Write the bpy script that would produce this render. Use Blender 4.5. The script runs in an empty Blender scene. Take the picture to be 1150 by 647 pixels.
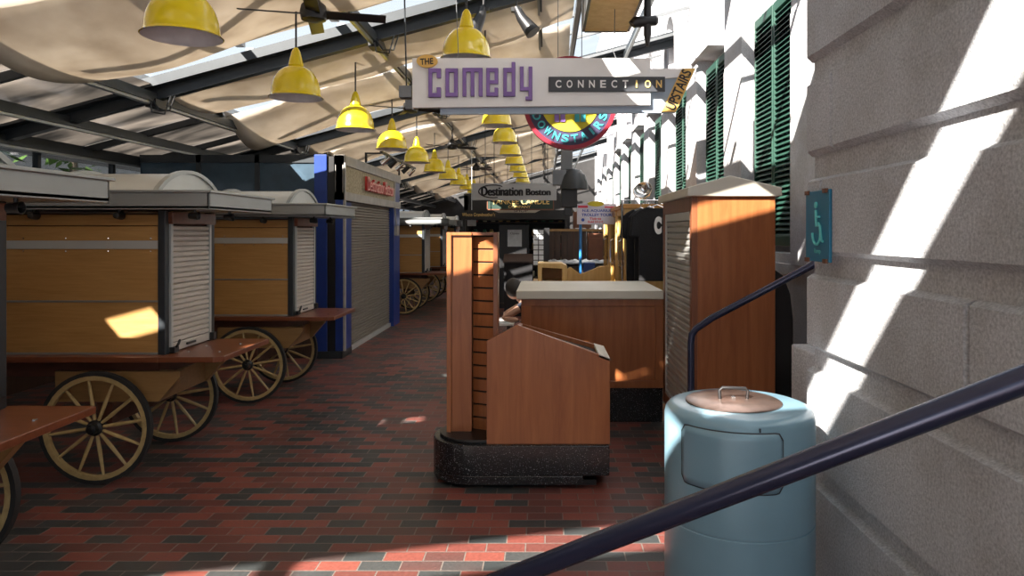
import bpy, bmesh, math, random
from mathutils import Vector, Matrix
random.seed(7)
PI=math.pi
C=bpy.context.scene.collection
sc=bpy.context.scene
# ------------------------------------------------------------------ materials
def nt(name):
    m=bpy.data.materials.new(name); m.use_nodes=True
    t=m.node_tree; t.nodes.clear()
    o=t.nodes.new('ShaderNodeOutputMaterial'); return m,t,o
def L(t,a,b): t.links.new(a,b)
def col(c): return (c[0],c[1],c[2],1)
def basic(name,c,rough=.6,metal=0,var=.12,scale=8,bump=0,bscale=60,spec=.5,stretch=(1,1,1),coat=0):
    m,t,o=nt(name); p=t.nodes.new('ShaderNodeBsdfPrincipled'); L(t,p.outputs[0],o.inputs[0])
    tc=t.nodes.new('ShaderNodeTexCoord'); mp=t.nodes.new('ShaderNodeMapping'); mp.inputs['Scale'].default_value=stretch
    L(t,tc.outputs['Object'],mp.inputs[0])
    n=t.nodes.new('ShaderNodeTexNoise'); n.inputs['Scale'].default_value=scale; n.inputs['Detail'].default_value=5
    L(t,mp.outputs[0],n.inputs['Vector'])
    r=t.nodes.new('ShaderNodeValToRGB'); r.color_ramp.elements[0].position=.3; r.color_ramp.elements[1].position=.7
    r.color_ramp.elements[0].color=col([x*(1-var) for x in c]); r.color_ramp.elements[1].color=col([min(1,x*(1+var)) for x in c])
    L(t,n.outputs['Fac'],r.inputs[0]); L(t,r.outputs[0],p.inputs['Base Color'])
    p.inputs['Roughness'].default_value=rough; p.inputs['Metallic'].default_value=metal
    p.inputs['Specular IOR Level'].default_value=spec
    if coat: p.inputs['Coat Weight'].default_value=coat; p.inputs['Coat Roughness'].default_value=.15
    if bump:
        n2=t.nodes.new('ShaderNodeTexNoise'); n2.inputs['Scale'].default_value=bscale; n2.inputs['Detail'].default_value=4
        L(t,tc.outputs['Object'],n2.inputs['Vector'])
        b=t.nodes.new('ShaderNodeBump'); b.inputs['Strength'].default_value=bump; b.inputs['Distance'].default_value=.02
        L(t,n2.outputs['Fac'],b.inputs['Height']); L(t,b.outputs[0],p.inputs['Normal'])
    return m
def wood(name,c1,c2,st=(30,30,1.2),rough=.38,spec=.5):
    m,t,o=nt(name); p=t.nodes.new('ShaderNodeBsdfPrincipled'); L(t,p.outputs[0],o.inputs[0])
    tc=t.nodes.new('ShaderNodeTexCoord'); mp=t.nodes.new('ShaderNodeMapping'); mp.inputs['Scale'].default_value=st
    L(t,tc.outputs['Object'],mp.inputs[0])
    n=t.nodes.new('ShaderNodeTexNoise'); n.inputs['Scale'].default_value=1.5; n.inputs['Detail'].default_value=7; n.inputs['Roughness'].default_value=.65
    n.inputs['Distortion'].default_value=.6
    L(t,mp.outputs[0],n.inputs['Vector'])
    r=t.nodes.new('ShaderNodeValToRGB'); r.color_ramp.elements[0].position=.32; r.color_ramp.elements[1].position=.68
    r.color_ramp.elements[0].color=col(c1); r.color_ramp.elements[1].color=col(c2)
    L(t,n.outputs['Fac'],r.inputs[0]); L(t,r.outputs[0],p.inputs['Base Color'])
    p.inputs['Roughness'].default_value=rough; p.inputs['Specular IOR Level'].default_value=spec
    return m
def speckle(name,c,s,rough=.25,scale=220,th=.72):
    m,t,o=nt(name); p=t.nodes.new('ShaderNodeBsdfPrincipled'); L(t,p.outputs[0],o.inputs[0])
    tc=t.nodes.new('ShaderNodeTexCoord'); v=t.nodes.new('ShaderNodeTexNoise'); v.inputs['Scale'].default_value=scale; v.inputs['Detail'].default_value=1
    L(t,tc.outputs['Object'],v.inputs['Vector'])
    r=t.nodes.new('ShaderNodeValToRGB'); r.color_ramp.elements[0].position=th-.03; r.color_ramp.elements[1].position=th+.03
    r.color_ramp.elements[0].color=col(c); r.color_ramp.elements[1].color=col(s)
    L(t,v.outputs['Fac'],r.inputs[0]); L(t,r.outputs[0],p.inputs['Base Color']); p.inputs['Roughness'].default_value=rough
    return m
def stone(name,c1,c2,bump=.8,dirt=(.2,.18,.15)):
    m,t,o=nt(name); p=t.nodes.new('ShaderNodeBsdfPrincipled'); L(t,p.outputs[0],o.inputs[0])
    tc=t.nodes.new('ShaderNodeTexCoord')
    f=t.nodes.new('ShaderNodeTexNoise'); f.inputs['Scale'].default_value=95; f.inputs['Detail'].default_value=6; f.inputs['Roughness'].default_value=.7
    g=t.nodes.new('ShaderNodeTexNoise'); g.inputs['Scale'].default_value=2.2; g.inputs['Detail'].default_value=6; g.inputs['Roughness'].default_value=.6
    for n in (f,g): L(t,tc.outputs['Object'],n.inputs['Vector'])
    r=t.nodes.new('ShaderNodeValToRGB'); r.color_ramp.elements[0].position=.36; r.color_ramp.elements[1].position=.64
    r.color_ramp.elements[0].color=col(c1); r.color_ramp.elements[1].color=col(c2); L(t,f.outputs['Fac'],r.inputs[0])
    r2=t.nodes.new('ShaderNodeValToRGB'); r2.color_ramp.elements[0].position=.34; r2.color_ramp.elements[1].position=.6
    r2.color_ramp.elements[0].color=col((.77,.75,.72)); r2.color_ramp.elements[1].color=(1,1,1,1); L(t,g.outputs['Fac'],r2.inputs[0])
    mx=t.nodes.new('ShaderNodeMix'); mx.data_type='RGBA'; mx.blend_type='MULTIPLY'; mx.inputs[0].default_value=1
    L(t,r.outputs[0],mx.inputs[6]); L(t,r2.outputs[0],mx.inputs[7]); L(t,mx.outputs[2],p.inputs['Base Color'])
    p.inputs['Roughness'].default_value=.85
    b=t.nodes.new('ShaderNodeBump'); b.inputs['Strength'].default_value=bump; b.inputs['Distance'].default_value=.012
    L(t,f.outputs['Fac'],b.inputs['Height']); L(t,b.outputs[0],p.inputs['Normal'])
    return m
def brickfloor():
    m,t,o=nt('brick_paving'); p=t.nodes.new('ShaderNodeBsdfPrincipled'); L(t,p.outputs[0],o.inputs[0])
    tc=t.nodes.new('ShaderNodeTexCoord')
    b=t.nodes.new('ShaderNodeTexBrick'); b.inputs['Scale'].default_value=1; b.inputs['Brick Width'].default_value=.2; b.inputs['Row Height'].default_value=.1
    b.inputs['Mortar Size'].default_value=.004; b.inputs['Mortar Smooth'].default_value=.3; b.offset=.5
    b.inputs['Color1'].default_value=(0,0,0,1); b.inputs['Color2'].default_value=(1,1,1,1); b.inputs['Mortar'].default_value=(.5,.5,.5,1)
    L(t,tc.outputs['Object'],b.inputs['Vector'])
    n=t.nodes.new('ShaderNodeTexNoise'); n.inputs['Scale'].default_value=.9; n.inputs['Detail'].default_value=3
    L(t,tc.outputs['Object'],n.inputs['Vector'])
    ma=t.nodes.new('ShaderNodeMath'); ma.operation='MULTIPLY_ADD'; ma.inputs[1].default_value=.8; ma.inputs[2].default_value=-.4
    L(t,n.outputs['Fac'],ma.inputs[0])
    ad=t.nodes.new('ShaderNodeMath'); ad.operation='ADD'; L(t,b.outputs['Color'],ad.inputs[0]); L(t,ma.outputs[0],ad.inputs[1])
    r=t.nodes.new('ShaderNodeValToRGB'); e=r.color_ramp.elements
    e[0].position=0; e[0].color=(.028,.034,.036,1); e[1].position=1; e[1].color=(.22,.062,.045,1)
    x=e.new(.30); x.color=(.05,.052,.052,1); x=e.new(.42); x.color=(.105,.038,.032,1); x=e.new(.7); x.color=(.165,.046,.036,1)
    L(t,ad.outputs[0],r.inputs[0])
    mx=t.nodes.new('ShaderNodeMix'); mx.data_type='RGBA'; L(t,b.outputs['Fac'],mx.inputs[0]); L(t,r.outputs[0],mx.inputs[6])
    mx.inputs[7].default_value=(.15,.125,.11,1)
    n2=t.nodes.new('ShaderNodeTexNoise'); n2.inputs['Scale'].default_value=60; n2.inputs['Detail'].default_value=4; L(t,tc.outputs['Object'],n2.inputs['Vector'])
    m2=t.nodes.new('ShaderNodeMix'); m2.data_type='RGBA'; m2.blend_type='OVERLAY'; m2.inputs[0].default_value=.5
    L(t,mx.outputs[2],m2.inputs[6]); L(t,n2.outputs['Fac'],m2.inputs[7]); L(t,m2.outputs[2],p.inputs['Base Color'])
    rr=t.nodes.new('ShaderNodeMapRange'); rr.inputs[3].default_value=.35; rr.inputs[4].default_value=.6; L(t,n2.outputs['Fac'],rr.inputs[0]); L(t,rr.outputs[0],p.inputs['Roughness'])
    iv=t.nodes.new('ShaderNodeMath'); iv.operation='SUBTRACT'; iv.inputs[0].default_value=1; L(t,b.outputs['Fac'],iv.inputs[1])
    a2=t.nodes.new('ShaderNodeMath'); a2.operation='MULTIPLY_ADD'; a2.inputs[1].default_value=.25; L(t,n2.outputs['Fac'],a2.inputs[0]); L(t,iv.outputs[0],a2.inputs[2])
    bp=t.nodes.new('ShaderNodeBump'); bp.inputs['Strength'].default_value=.5; bp.inputs['Distance'].default_value=.006; L(t,a2.outputs[0],bp.inputs['Height']); L(t,bp.outputs[0],p.inputs['Normal'])
    return m
def fabric():
    m,t,o=nt('canvas'); tc=t.nodes.new('ShaderNodeTexCoord')
    n=t.nodes.new('ShaderNodeTexNoise'); n.inputs['Scale'].default_value=3; n.inputs['Detail'].default_value=6; L(t,tc.outputs['Object'],n.inputs['Vector'])
    r=t.nodes.new('ShaderNodeValToRGB'); r.color_ramp.elements[0].position=.3; r.color_ramp.elements[1].position=.7
    r.color_ramp.elements[0].color=(.60,.53,.445,1); r.color_ramp.elements[1].color=(.77,.71,.625,1); L(t,n.outputs['Fac'],r.inputs[0])
    d=t.nodes.new('ShaderNodeBsdfDiffuse'); tr=t.nodes.new('ShaderNodeBsdfTranslucent'); L(t,r.outputs[0],d.inputs[0]); L(t,r.outputs[0],tr.inputs[0])
    mx=t.nodes.new('ShaderNodeMixShader'); mx.inputs[0].default_value=FAB_T; L(t,d.outputs[0],mx.inputs[1]); L(t,tr.outputs[0],mx.inputs[2]); L(t,mx.outputs[0],o.inputs[0])
    return m
def glass(name,c=(.9,.95,.95),refl=.08,rough=.03):
    m,t,o=nt(name); tr=t.nodes.new('ShaderNodeBsdfTransparent'); tr.inputs[0].default_value=col(c)
    g=t.nodes.new('ShaderNodeBsdfGlossy'); g.inputs['Roughness'].default_value=rough
    mx=t.nodes.new('ShaderNodeMixShader'); mx.inputs[0].default_value=refl
    L(t,tr.outputs[0],mx.inputs[1]); L(t,g.outputs[0],mx.inputs[2]); L(t,mx.outputs[0],o.inputs[0]); return m
def frosted():
    m,t,o=nt('milky_reflection_glass'); tc=t.nodes.new('ShaderNodeTexCoord'); mp=t.nodes.new('ShaderNodeMapping'); mp.inputs['Scale'].default_value=(.5,1.5,.5); L(t,tc.outputs['Object'],mp.inputs[0])
    n=t.nodes.new('ShaderNodeTexNoise'); n.inputs['Scale'].default_value=1.6; n.inputs['Detail'].default_value=4; n.inputs['Distortion'].default_value=.4; L(t,mp.outputs[0],n.inputs['Vector'])
    r=t.nodes.new('ShaderNodeValToRGB'); r.color_ramp.elements[0].position=.38; r.color_ramp.elements[1].position=.68
    r.color_ramp.elements[0].color=(.16,.155,.15,1); r.color_ramp.elements[1].color=(.66,.61,.56,1); L(t,n.outputs['Fac'],r.inputs[0])  # milky greys, streaks standing in for reflections in the glass
    tr=t.nodes.new('ShaderNodeBsdfTranslucent'); L(t,r.outputs[0],tr.inputs[0])
    d=t.nodes.new('ShaderNodeBsdfDiffuse'); d.inputs[0].default_value=(.12,.11,.10,1)
    g=t.nodes.new('ShaderNodeBsdfGlossy'); g.inputs['Roughness'].default_value=.12; g.inputs[0].default_value=(.8,.8,.85,1)
    m1=t.nodes.new('ShaderNodeMixShader'); m1.inputs[0].default_value=.62; L(t,d.outputs[0],m1.inputs[1]); L(t,tr.outputs[0],m1.inputs[2])
    m2=t.nodes.new('ShaderNodeMixShader'); m2.inputs[0].default_value=.3; L(t,m1.outputs[0],m2.inputs[1]); L(t,g.outputs[0],m2.inputs[2]); L(t,m2.outputs[0],o.inputs[0]); return m
FAB_T=.36
M={}
M['brick']=brickfloor()
M['stone']=stone('rough_granite',(.47,.49,.53),(.82,.84,.88),1.0)
M['stone_light']=stone('pale_granite',(.50,.50,.53),(.70,.70,.74),.3)
M['fabric']=fabric()
M['clear']=glass('clear_glazing',(.985,.985,.985),.05)
M['cabglass']=glass('cabinet_glass',(.95,.93,.85),.15)
M['frost']=frosted()
M['steel_dark']=basic('dark_painted_steel',(.030,.036,.042),.4,.2)
M['steel_grey']=basic('grey_painted_steel',(.16,.17,.18),.4,.4)
M['alu']=basic('aluminium_fascia',(.36,.38,.38),.35,.6,.06,3)
M['alu_light']=basic('pale_curved_metal',(.55,.57,.56),.4,.4,.06,3)
M['yellow']=basic('yellow_enamel',(.80,.62,.015),.22,0,.04,3,spec=.6,coat=.4)
M['white_in']=basic('lamp_inside_white',(.75,.74,.76),.5)
M['black']=basic('black_metal',(.012,.012,.013),.4)
M['black_soft']=basic('black_cloth',(.012,.012,.014),.9,bump=.3)
M['rubber']=basic('black_rubber',(.018,.018,.018),.75)
M['cartwood']=wood('amber_cart_panel',(.36,.185,.055),(.47,.265,.09),(2,30,30),.45)
M['cartred']=wood('red_brown_cart_board',(.13,.038,.016),(.20,.062,.026),(3,20,20),.3)
M['darkred']=wood('dark_cart_frame',(.06,.02,.012),(.10,.035,.02),(3,20,20),.5)
M['spoke']=wood('varnished_wheel_wood',(.36,.26,.11),(.52,.39,.18),(10,10,10),.35)
M['beam']=wood('yellow_chassis_wood',(.24,.135,.05),(.32,.185,.07),(3,20,20),.4)
M['shut']=basic('cream_shutter_slats',(.56,.52,.47),.5,.1,.05)
M['shut_grey']=basic('grey_shutter_slats',(.42,.41,.39),.45,.5,.05)
M['cherry']=wood('cherry_veneer',(.245,.076,.024),(.365,.128,.042),(14,14,1.0),.33)
M['cherry_dark']=wood('cherry_edge',(.15,.048,.02),(.23,.080,.032),(14,14,1.0),.35)
M['slot']=basic('black_slot',(.01,.008,.007),.8)
M['terrazzo']=speckle('black_granite',(.012,.013,.015),(.42,.43,.45),.22,170,.70)
M['cream']=basic('cream_solid_top',(.60,.57,.49),.5,0,.05,3)
M['blue']=basic('royal_blue_paint',(.015,.045,.24),.35,.1,.1)
M['roller']=basic('taupe_roller_shutter',(.25,.23,.20),.5,.2,.06)
M['trim_grey']=basic('grey_trim',(.38,.37,.35),.5,.2)
M['beige']=basic('carved_beige_panel',(.40,.36,.25),.8,0,.35,30,.5,40)
M['red']=basic('red_letter',(.55,.03,.03),.4)
M['red_face']=basic('pinkish_letter_face',(.8,.35,.30),.4)
M['can']=basic('pale_blue_paint',(.22,.38,.48),.3,.1,.05,5,coat=.3)
M['can_gap']=basic('dark_gap',(.04,.05,.06),.6)
M['lid']=basic('brushed_brown_lid',(.27,.19,.16),.28,.8,.2,20)
M['rail']=basic('blue_black_rail',(.035,.042,.085),.25,.45,.08,spec=.6)
M['green']=basic('green_shutter_paint',(.014,.060,.042),.5)
M['signwhite']=basic('white_sign_board',(.84,.83,.82),.5,0,.03)
M['signblue']=basic('blue_grey_board',(.36,.45,.56),.5,0,.04)
M['signblack']=basic('charcoal_board',(.035,.038,.045),.4)
M['purple']=basic('violet_letter',(.22,.12,.38),.35)
M['purple_edge']=basic('dark_violet',(.12,.05,.2),.4)
M['gold']=basic('gold_letter',(.80,.55,.18),.4)
M['tan']=basic('orange_tan_plate',(.80,.48,.12),.5,0,.05)
M['ink']=basic('black_ink',(.02,.02,.025),.6)
M['navy']=basic('navy_ring',(.035,.028,.07),.45)
M['teal']=basic('teal_letter',(.04,.34,.38),.4)
M['crimson']=basic('crimson_rim',(.28,.012,.03),.4)
M['signyellow']=basic('yellow_disc',(.55,.46,.02),.5)
M['signgreen']=basic('dark_green_board',(.012,.035,.025),.5)
M['brown']=basic('brown_edge',(.16,.06,.03),.5)
M['darkshop']=basic('dark_shop_paint',(.016,.015,.015),.5,0,.3,3)
M['shopwood']=wood('dark_brown_boards',(.035,.020,.014),(.075,.042,.028),(14,14,1),.4)
M['signgrey']=basic('grey_white_sign',(.36,.37,.38),.5,0,.03)
M['tinted']=glass('tinted_side_glazing',(.62,.64,.66),.12)
M['pale']=basic('pale_paper',(.70,.74,.76),.6)
M['trolley']=basic('lavender_white_board',(.70,.70,.82),.5)
M['blue_ink']=basic('blue_ink',(.03,.08,.45),.5)
M['red_ink']=basic('red_ink',(.65,.03,.08),.5)
M['polebright']=basic('bright_blue_pole',(.03,.20,.55),.35)
M['pine']=wood('yellow_pine',(.62,.38,.12),(.78,.54,.22),(10,10,1),.4)
M['pine_cap']=wood('orange_pine',(.48,.22,.05),(.6,.3,.08),(3,10,10),.4)
M['chrome']=basic('polished_metal',(.75,.74,.74),.12,.95,.03)
M['skin']=basic('skin',(.50,.29,.20),.5,0,.05,10)
M['hair']=basic('dark_hair',(.02,.014,.010),.6,0,.3,80)
M['shirt']=basic('navy_shirt',(.02,.025,.04),.9)
M['sleeve']=basic('pale_blue_sleeve',(.45,.52,.62),.9)
M['trousers']=basic('grey_shorts',(.16,.15,.14),.9)
M['signblue2']=basic('access_sign_blue',(.02,.17,.29),.4,0,.12,4)
M['mint']=basic('mint_symbol',(.12,.55,.55),.4)
M['leaf']=basic('tree_leaves',(.10,.20,.035),.8,0,.5,3)
M['bark']=basic('tree_bark',(.10,.075,.05),.9)
M['facade']=stone('facade_granite',(.35,.34,.33),(.5,.49,.47),.2)
M['window']=basic('window_dark_glass',(.05,.08,.11),.1)
M['tarp']=basic('blue_tarp',(.03,.08,.3),.5)
M['wax_red']=basic('red_candle',(.5,.05,.04),.3); M['wax_cream']=basic('cream_candle',(.75,.68,.5),.3); M['wax_green']=basic('green_candle',(.05,.22,.12),.3)
M['asphalt']=basic('grey_pavement',(.22,.21,.2),.9,bump=.2)
# ------------------------------------------------------------------ geometry
class MB:
    def __init__(s): s.bm=bmesh.new()
    def poly(s,vs,fs):
        v=[s.bm.verts.new(p) for p in vs]
        for f in fs:
            try: s.bm.faces.new([v[i] for i in f])
            except ValueError: pass
        return s
    def box(s,x0,x1,y0,y1,z0,z1):
        return s.poly([(x0,y0,z0),(x1,y0,z0),(x1,y1,z0),(x0,y1,z0),(x0,y0,z1),(x1,y0,z1),(x1,y1,z1),(x0,y1,z1)],
            [(0,3,2,1),(4,5,6,7),(0,1,5,4),(1,2,6,5),(2,3,7,6),(3,0,4,7)])
    def hexa(s,p): return s.poly(p,[(0,3,2,1),(4,5,6,7),(0,1,5,4),(1,2,6,5),(2,3,7,6),(3,0,4,7)])
    def prism(s,pts,ax,a,b):   # pts 2d; ax: axis extruded
        def P(u,v,w): return {'x':(w,u,v),'y':(u,w,v),'z':(u,v,w)}[ax]
        n=len(pts); vs=[P(u,v,a) for u,v in pts]+[P(u,v,b) for u,v in pts]
        return s.poly(vs,[tuple(range(n))[::-1],tuple(range(n,2*n))]+[(i,(i+1)%n,n+(i+1)%n,n+i) for i in range(n)])
    def tube(s,pts,r,n=10,closed=False,rs=None):
        pts=[Vector(p) for p in pts]; N=len(pts); rings=[]
        up=None
        for i,p in enumerate(pts):
            if closed: d=pts[(i+1)%N]-pts[i-1]
            else: d=pts[min(i+1,N-1)]-pts[max(i-1,0)]
            d.normalize()
            if up is None:
                a=Vector((0,0,1)) if abs(d.z)<.9 else Vector((1,0,0)); up=d.cross(a).normalized()
            up=(up-d*up.dot(d)).normalized(); w=d.cross(up); rr=rs[i] if rs else r
            rings.append([s.bm.verts.new(p+(up*math.cos(2*PI*k/n)+w*math.sin(2*PI*k/n))*rr) for k in range(n)])
        for i in range(N if closed else N-1):
            a,b=rings[i],rings[(i+1)%N]
            for k in range(n): s.bm.faces.new([a[k],a[(k+1)%n],b[(k+1)%n],b[k]])
        if not closed: s.bm.faces.new(rings[0][::-1]); s.bm.faces.new(rings[-1])
        return s
    def bar(s,a,b,w,h,up=(0,0,1)):   # rectangular bar a->b
        a=Vector(a);b=Vector(b);d=(b-a).normalized();u=Vector(up);r=d.cross(u).normalized();u=r.cross(d).normalized()
        r*=w/2;u*=h/2
        return s.hexa([a-r-u,a+r-u,b+r-u,b-r-u,a-r+u,a+r+u,b+r+u,b-r+u])
    def lathe(s,prof,n=32,c=(0,0,0),ax='z',cap=True):
        rings=[]
        for r,z in prof:
            ring=[]
            for k in range(n):
                a=2*PI*k/n; u,v=r*math.cos(a),r*math.sin(a)
                p={'z':(u,v,z),'y':(u,z,v),'x':(z,u,v)}[ax]
                ring.append(s.bm.verts.new((p[0]+c[0],p[1]+c[1],p[2]+c[2])))
            rings.append(ring)
        for a,b in zip(rings,rings[1:]):
            for k in range(n): s.bm.faces.new([a[k],a[(k+1)%n],b[(k+1)%n],b[k]])
        if cap:
            for g in (rings[0],rings[-1]):
                try: s.bm.faces.new(g)
                except ValueError: pass
        return s
    def ball(s,c,r,seg=14,sx=1,sy=1,sz=1):
        bmesh.ops.create_uvsphere(s.bm,u_segments=seg,v_segments=seg//2+2,radius=r,matrix=Matrix.Translation(c)@Matrix.Diagonal((sx,sy,sz,1))); return s
    def build(s,name,mat,parent=None,bev=0,smooth=False,solid=0):
        bm=s.bm; bmesh.ops.recalc_face_normals(bm,faces=bm.faces)
        me=bpy.data.meshes.new(name); bm.to_mesh(me); bm.free()
        if isinstance(mat,str): mat=M[mat]
        me.materials.append(mat)
        o=bpy.data.objects.new(name,me); C.objects.link(o)
        if parent: o.parent=parent
        if smooth:
            for p in me.polygons: p.use_smooth=True
            me.set_sharp_from_angle(angle=math.radians(38))
        if solid:
            k=o.modifiers.new('s','SOLIDIFY'); k.thickness=solid
        if bev:
            k=o.modifiers.new('b','BEVEL'); k.width=bev; k.segments=2; k.limit_method='ANGLE'; k.angle_limit=.6
        return o
def tag(o,label=None,cat=None,group=None,kind=None):
    if label:o['label']=label
    if cat:o['category']=cat
    if group:o['group']=group
    if kind:o['kind']=kind
    return o
def E(name,loc,label=None,cat=None,group=None,kind=None,rz=0):
    o=bpy.data.objects.new(name,None); o.empty_display_size=.1; C.objects.link(o); o.location=loc; o.rotation_euler=(0,0,rz)
    return tag(o,label,cat,group,kind)
def tree_copy(o,parent=None):
    c=o.copy(); C.objects.link(c); c.parent=parent
    for ch in list(o.children): tree_copy(ch,c)
    return c
def text(s,x0,x1,z0,z1,y,mat,parent,name='letter',depth=.004,bold=0,side=False,face='-y',rot=0):
    """flat lettering fitted in a box; face '-y': in the XZ plane towards the camera; '+x': x0..x1 are Y values, y is X"""
    cu=bpy.data.curves.new('t','FONT'); cu.body=s; cu.size=1; cu.extrude=.5; cu.offset=bold
    to=bpy.data.objects.new('t',cu); C.objects.link(to); bpy.context.view_layer.update()
    me=bpy.data.meshes.new_from_object(to.evaluated_get(bpy.context.evaluated_depsgraph_get()))
    bpy.data.objects.remove(to); bpy.data.curves.remove(cu)
    xs=[v.co.x for v in me.vertices]; ys=[v.co.y for v in me.vertices]
    ax,bx,ay,by=min(xs),max(xs),min(ys),max(ys)
    cx,cz=(x0+x1)/2,(z0+z1)/2; W,H=abs(x1-x0),abs(z1-z0)
    for v in me.vertices:
        u=((v.co.x-ax)/(bx-ax)-.5)*W; w=((v.co.y-ay)/(by-ay)-.5)*H; d=v.co.z*2*depth
        u,w=u*math.cos(rot)-w*math.sin(rot),u*math.sin(rot)+w*math.cos(rot)
        if face=='-y': v.co=(cx+u,y-depth-d*.5*1,cz+w)
        elif face=='+x': v.co=(y+depth+d*.5,cx+u,cz+w)
        elif face=='-x': v.co=(y-depth-d*.5,cx-u,cz+w)
    me.materials.clear(); me.materials.append(M[mat] if isinstance(mat,str) else mat)
    o=bpy.data.objects.new(name,me); C.objects.link(o); o.parent=parent
    return o
def S(o): o['kind']='structure'; return o
CF=800.0
def X(px,Y): return (px-612)*Y/CF
def Z(py,Y): return 1.62-(py-260)*Y/CF
def RZ(x): return 4.03+.27*x     # roof plane
# ------------------------------------------------------------------ camera, light
cam=bpy.data.cameras.new('camera'); co=bpy.data.objects.new('camera',cam); C.objects.link(co)
co.location=(0,0,1.62); co.rotation_mode='XYZ'
co.rotation_euler=(math.radians(90),0,0); cam.shift_x=-37/1150; cam.shift_y=-63.5/1150
cam.sensor_width=36; cam.lens=36*800/1150; cam.clip_end=300
sc.camera=co
sun=bpy.data.lights.new('sun','SUN'); sun.energy=29; sun.angle=math.radians(.6); sun.color=(1,.93,.84)
so=bpy.data.objects.new('sun',sun); C.objects.link(so)
so.rotation_euler=Vector((.6,.86,-.7)).to_track_quat('-Z','Y').to_euler()
w=bpy.data.worlds.new('sky'); sc.world=w; w.use_nodes=True
bg=w.node_tree.nodes['Background']; bg.inputs[0].default_value=(.80,.90,1,1); bg.inputs[1].default_value=1.2
sc.view_settings.view_transform='Standard'; sc.view_settings.look='None'; sc.view_settings.gamma=1; sc.view_settings.exposure=0
try: sc.view_settings.use_curve_mapping=False
except Exception: pass
# ------------------------------------------------------------------ setting
YE=30.0
S(MB().box(-5.4,2.6,-6,YE,-.12,0).build('floor','brick'))
S(MB().box(-40,-5.4,-20,60,-.16,-.04).build('trim_1','asphalt'))
# near rusticated wall X=1.2
wr=S(E('wall_right_near',(1.2,3.28,0)))
joints=[(-.05,.50),(.56,1.00),(1.035+.055,1.425),(1.46+.055,1.86),(1.908+.055,2.30),(2.335+.06,2.76),(2.83,3.2),(3.27,5.5)]
cuts={0:[-1.6,-3.2],1:[-2.5],2:[-.85-.4,-3.4],3:[-.18,-2.0],4:[-.29,-2.9],5:[-.9,-3],6:[-2],7:[]}
MB().box(.034,.9,-6.5,-.02,-.05,5.5).build('wall_core','stone',wr)
for i,(a,b) in enumerate(joints):
    ys=[0]+cuts[i]+[-6.5]
    for y1,y0 in zip(ys,ys[1:]):
        m=MB(); e=.03
        g=.002
        m.poly([(e,y0+g,a),(e,y1-g,a),(e,y1-g,b),(e,y0+g,b),(0,y0+g+.012,a+.02),(0,y1-g-.015,a+.02),(0,y1-g-.015,b-.016),(0,y0+g+.012,b-.016),
                (.9,y0+g,a),(.9,y1-g,a),(.9,y1-g,b),(.9,y0+g,b)],
               [(4,5,6,7),(0,1,5,4),(1,2,6,5),(2,3,7,6),(3,0,4,7),(8,9,1,0),(9,10,2,1),(10,11,3,2),(11,8,0,3),(8,11,10,9)])
        m.build('stone_block','stone',wr)
# far right wall X=1.98 with piers and shuttered windows
XW=1.98
wf=S(MB().box(XW+.12,XW+.6,3.28,YE,-.05,3.9).box(XW+.12,XW+.6,3.28,YE,3.9,9).build('wall_right_far','stone_light'))
S(MB().box(XW-.02,XW+.12,3.28,YE,-.05,1.28).box(XW-.05,XW+.12,3.28,YE,1.28,1.36).build('baseboard_right','stone_light'))
wy=[]
for k in range(11): wy.append(6.19+2.03*k)
def lou(y0,y1,z0,z1,label,grp=None):
    t=E('window_shutter',(XW+.045,(y0+y1)/2,z0),label,'shutter',grp)
    h=(y1-y0)/2; H=z1-z0
    MB().box(.001,.03,-h,h,0,H).build('dark_backing','window',t)
    for a,b in ((-h,-.012),(.012,h)):
        m=MB(); f=.03
        m.box(-.045,0,a,a+f,0,H).box(-.045,0,b-f,b,0,H).box(-.045,0,a+f,b-f,0,.08).box(-.045,0,a+f,b-f,H-.08,H)
        lf=m.build('shutter_leaf','green',t,.003)
        m=MB(); n=int(H/.048)
        for i in range(n):
            z=.08+(H-.16)*(i+.5)/n
            m.hexa([(-.043,a+f,z-.022),(-.043,b-f,z-.022),(-.003,b-f,z+.012),(-.003,a+f,z+.012),(-.043,a+f,z-.014),(-.043,b-f,z-.014),(-.003,b-f,z+.02),(-.003,a+f,z+.02)])
        m.build('louvers','green',lf)
        m=MB(); y=a if a<0 and b<0 else b-f
        for z in (.3,H-.3): m.box(-.05,-.02,y+(.0),y+.02,z-.04,z+.04)
        m.build('hinge','black',lf)
ordn=['nearest','second','third','fourth','fifth','sixth','seventh','eighth','ninth','tenth','eleventh','twelfth']
pierY=[3.9]
ht=[1.36]*11
for k,y in enumerate(wy):
    lou(y-.55,y+.55,1.50 if k==0 else 1.46,3.60,'green louvered window shutters on the pale stone wall, '+ordn[k]+' pair from the viewer')
    S(MB().box(XW-.03,XW+.12,y-.62,y+.62,1.36,1.445).build('trim_%d'%(k+2),'stone_light',None,.005))
def pier(n,y0,y1):
    S(MB().box(XW-.09,XW+.12,y0,y1,1.36,3.3).box(XW-.085,XW+.12,y0+.01,y1-.01,3.3,8).build('trim_%d'%n,'stone_light',None,.008))
pier(20,3.6,5.50)
for k in range(10): pier(21+k,wy[k]+.68,wy[k+1]-.68)
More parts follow.
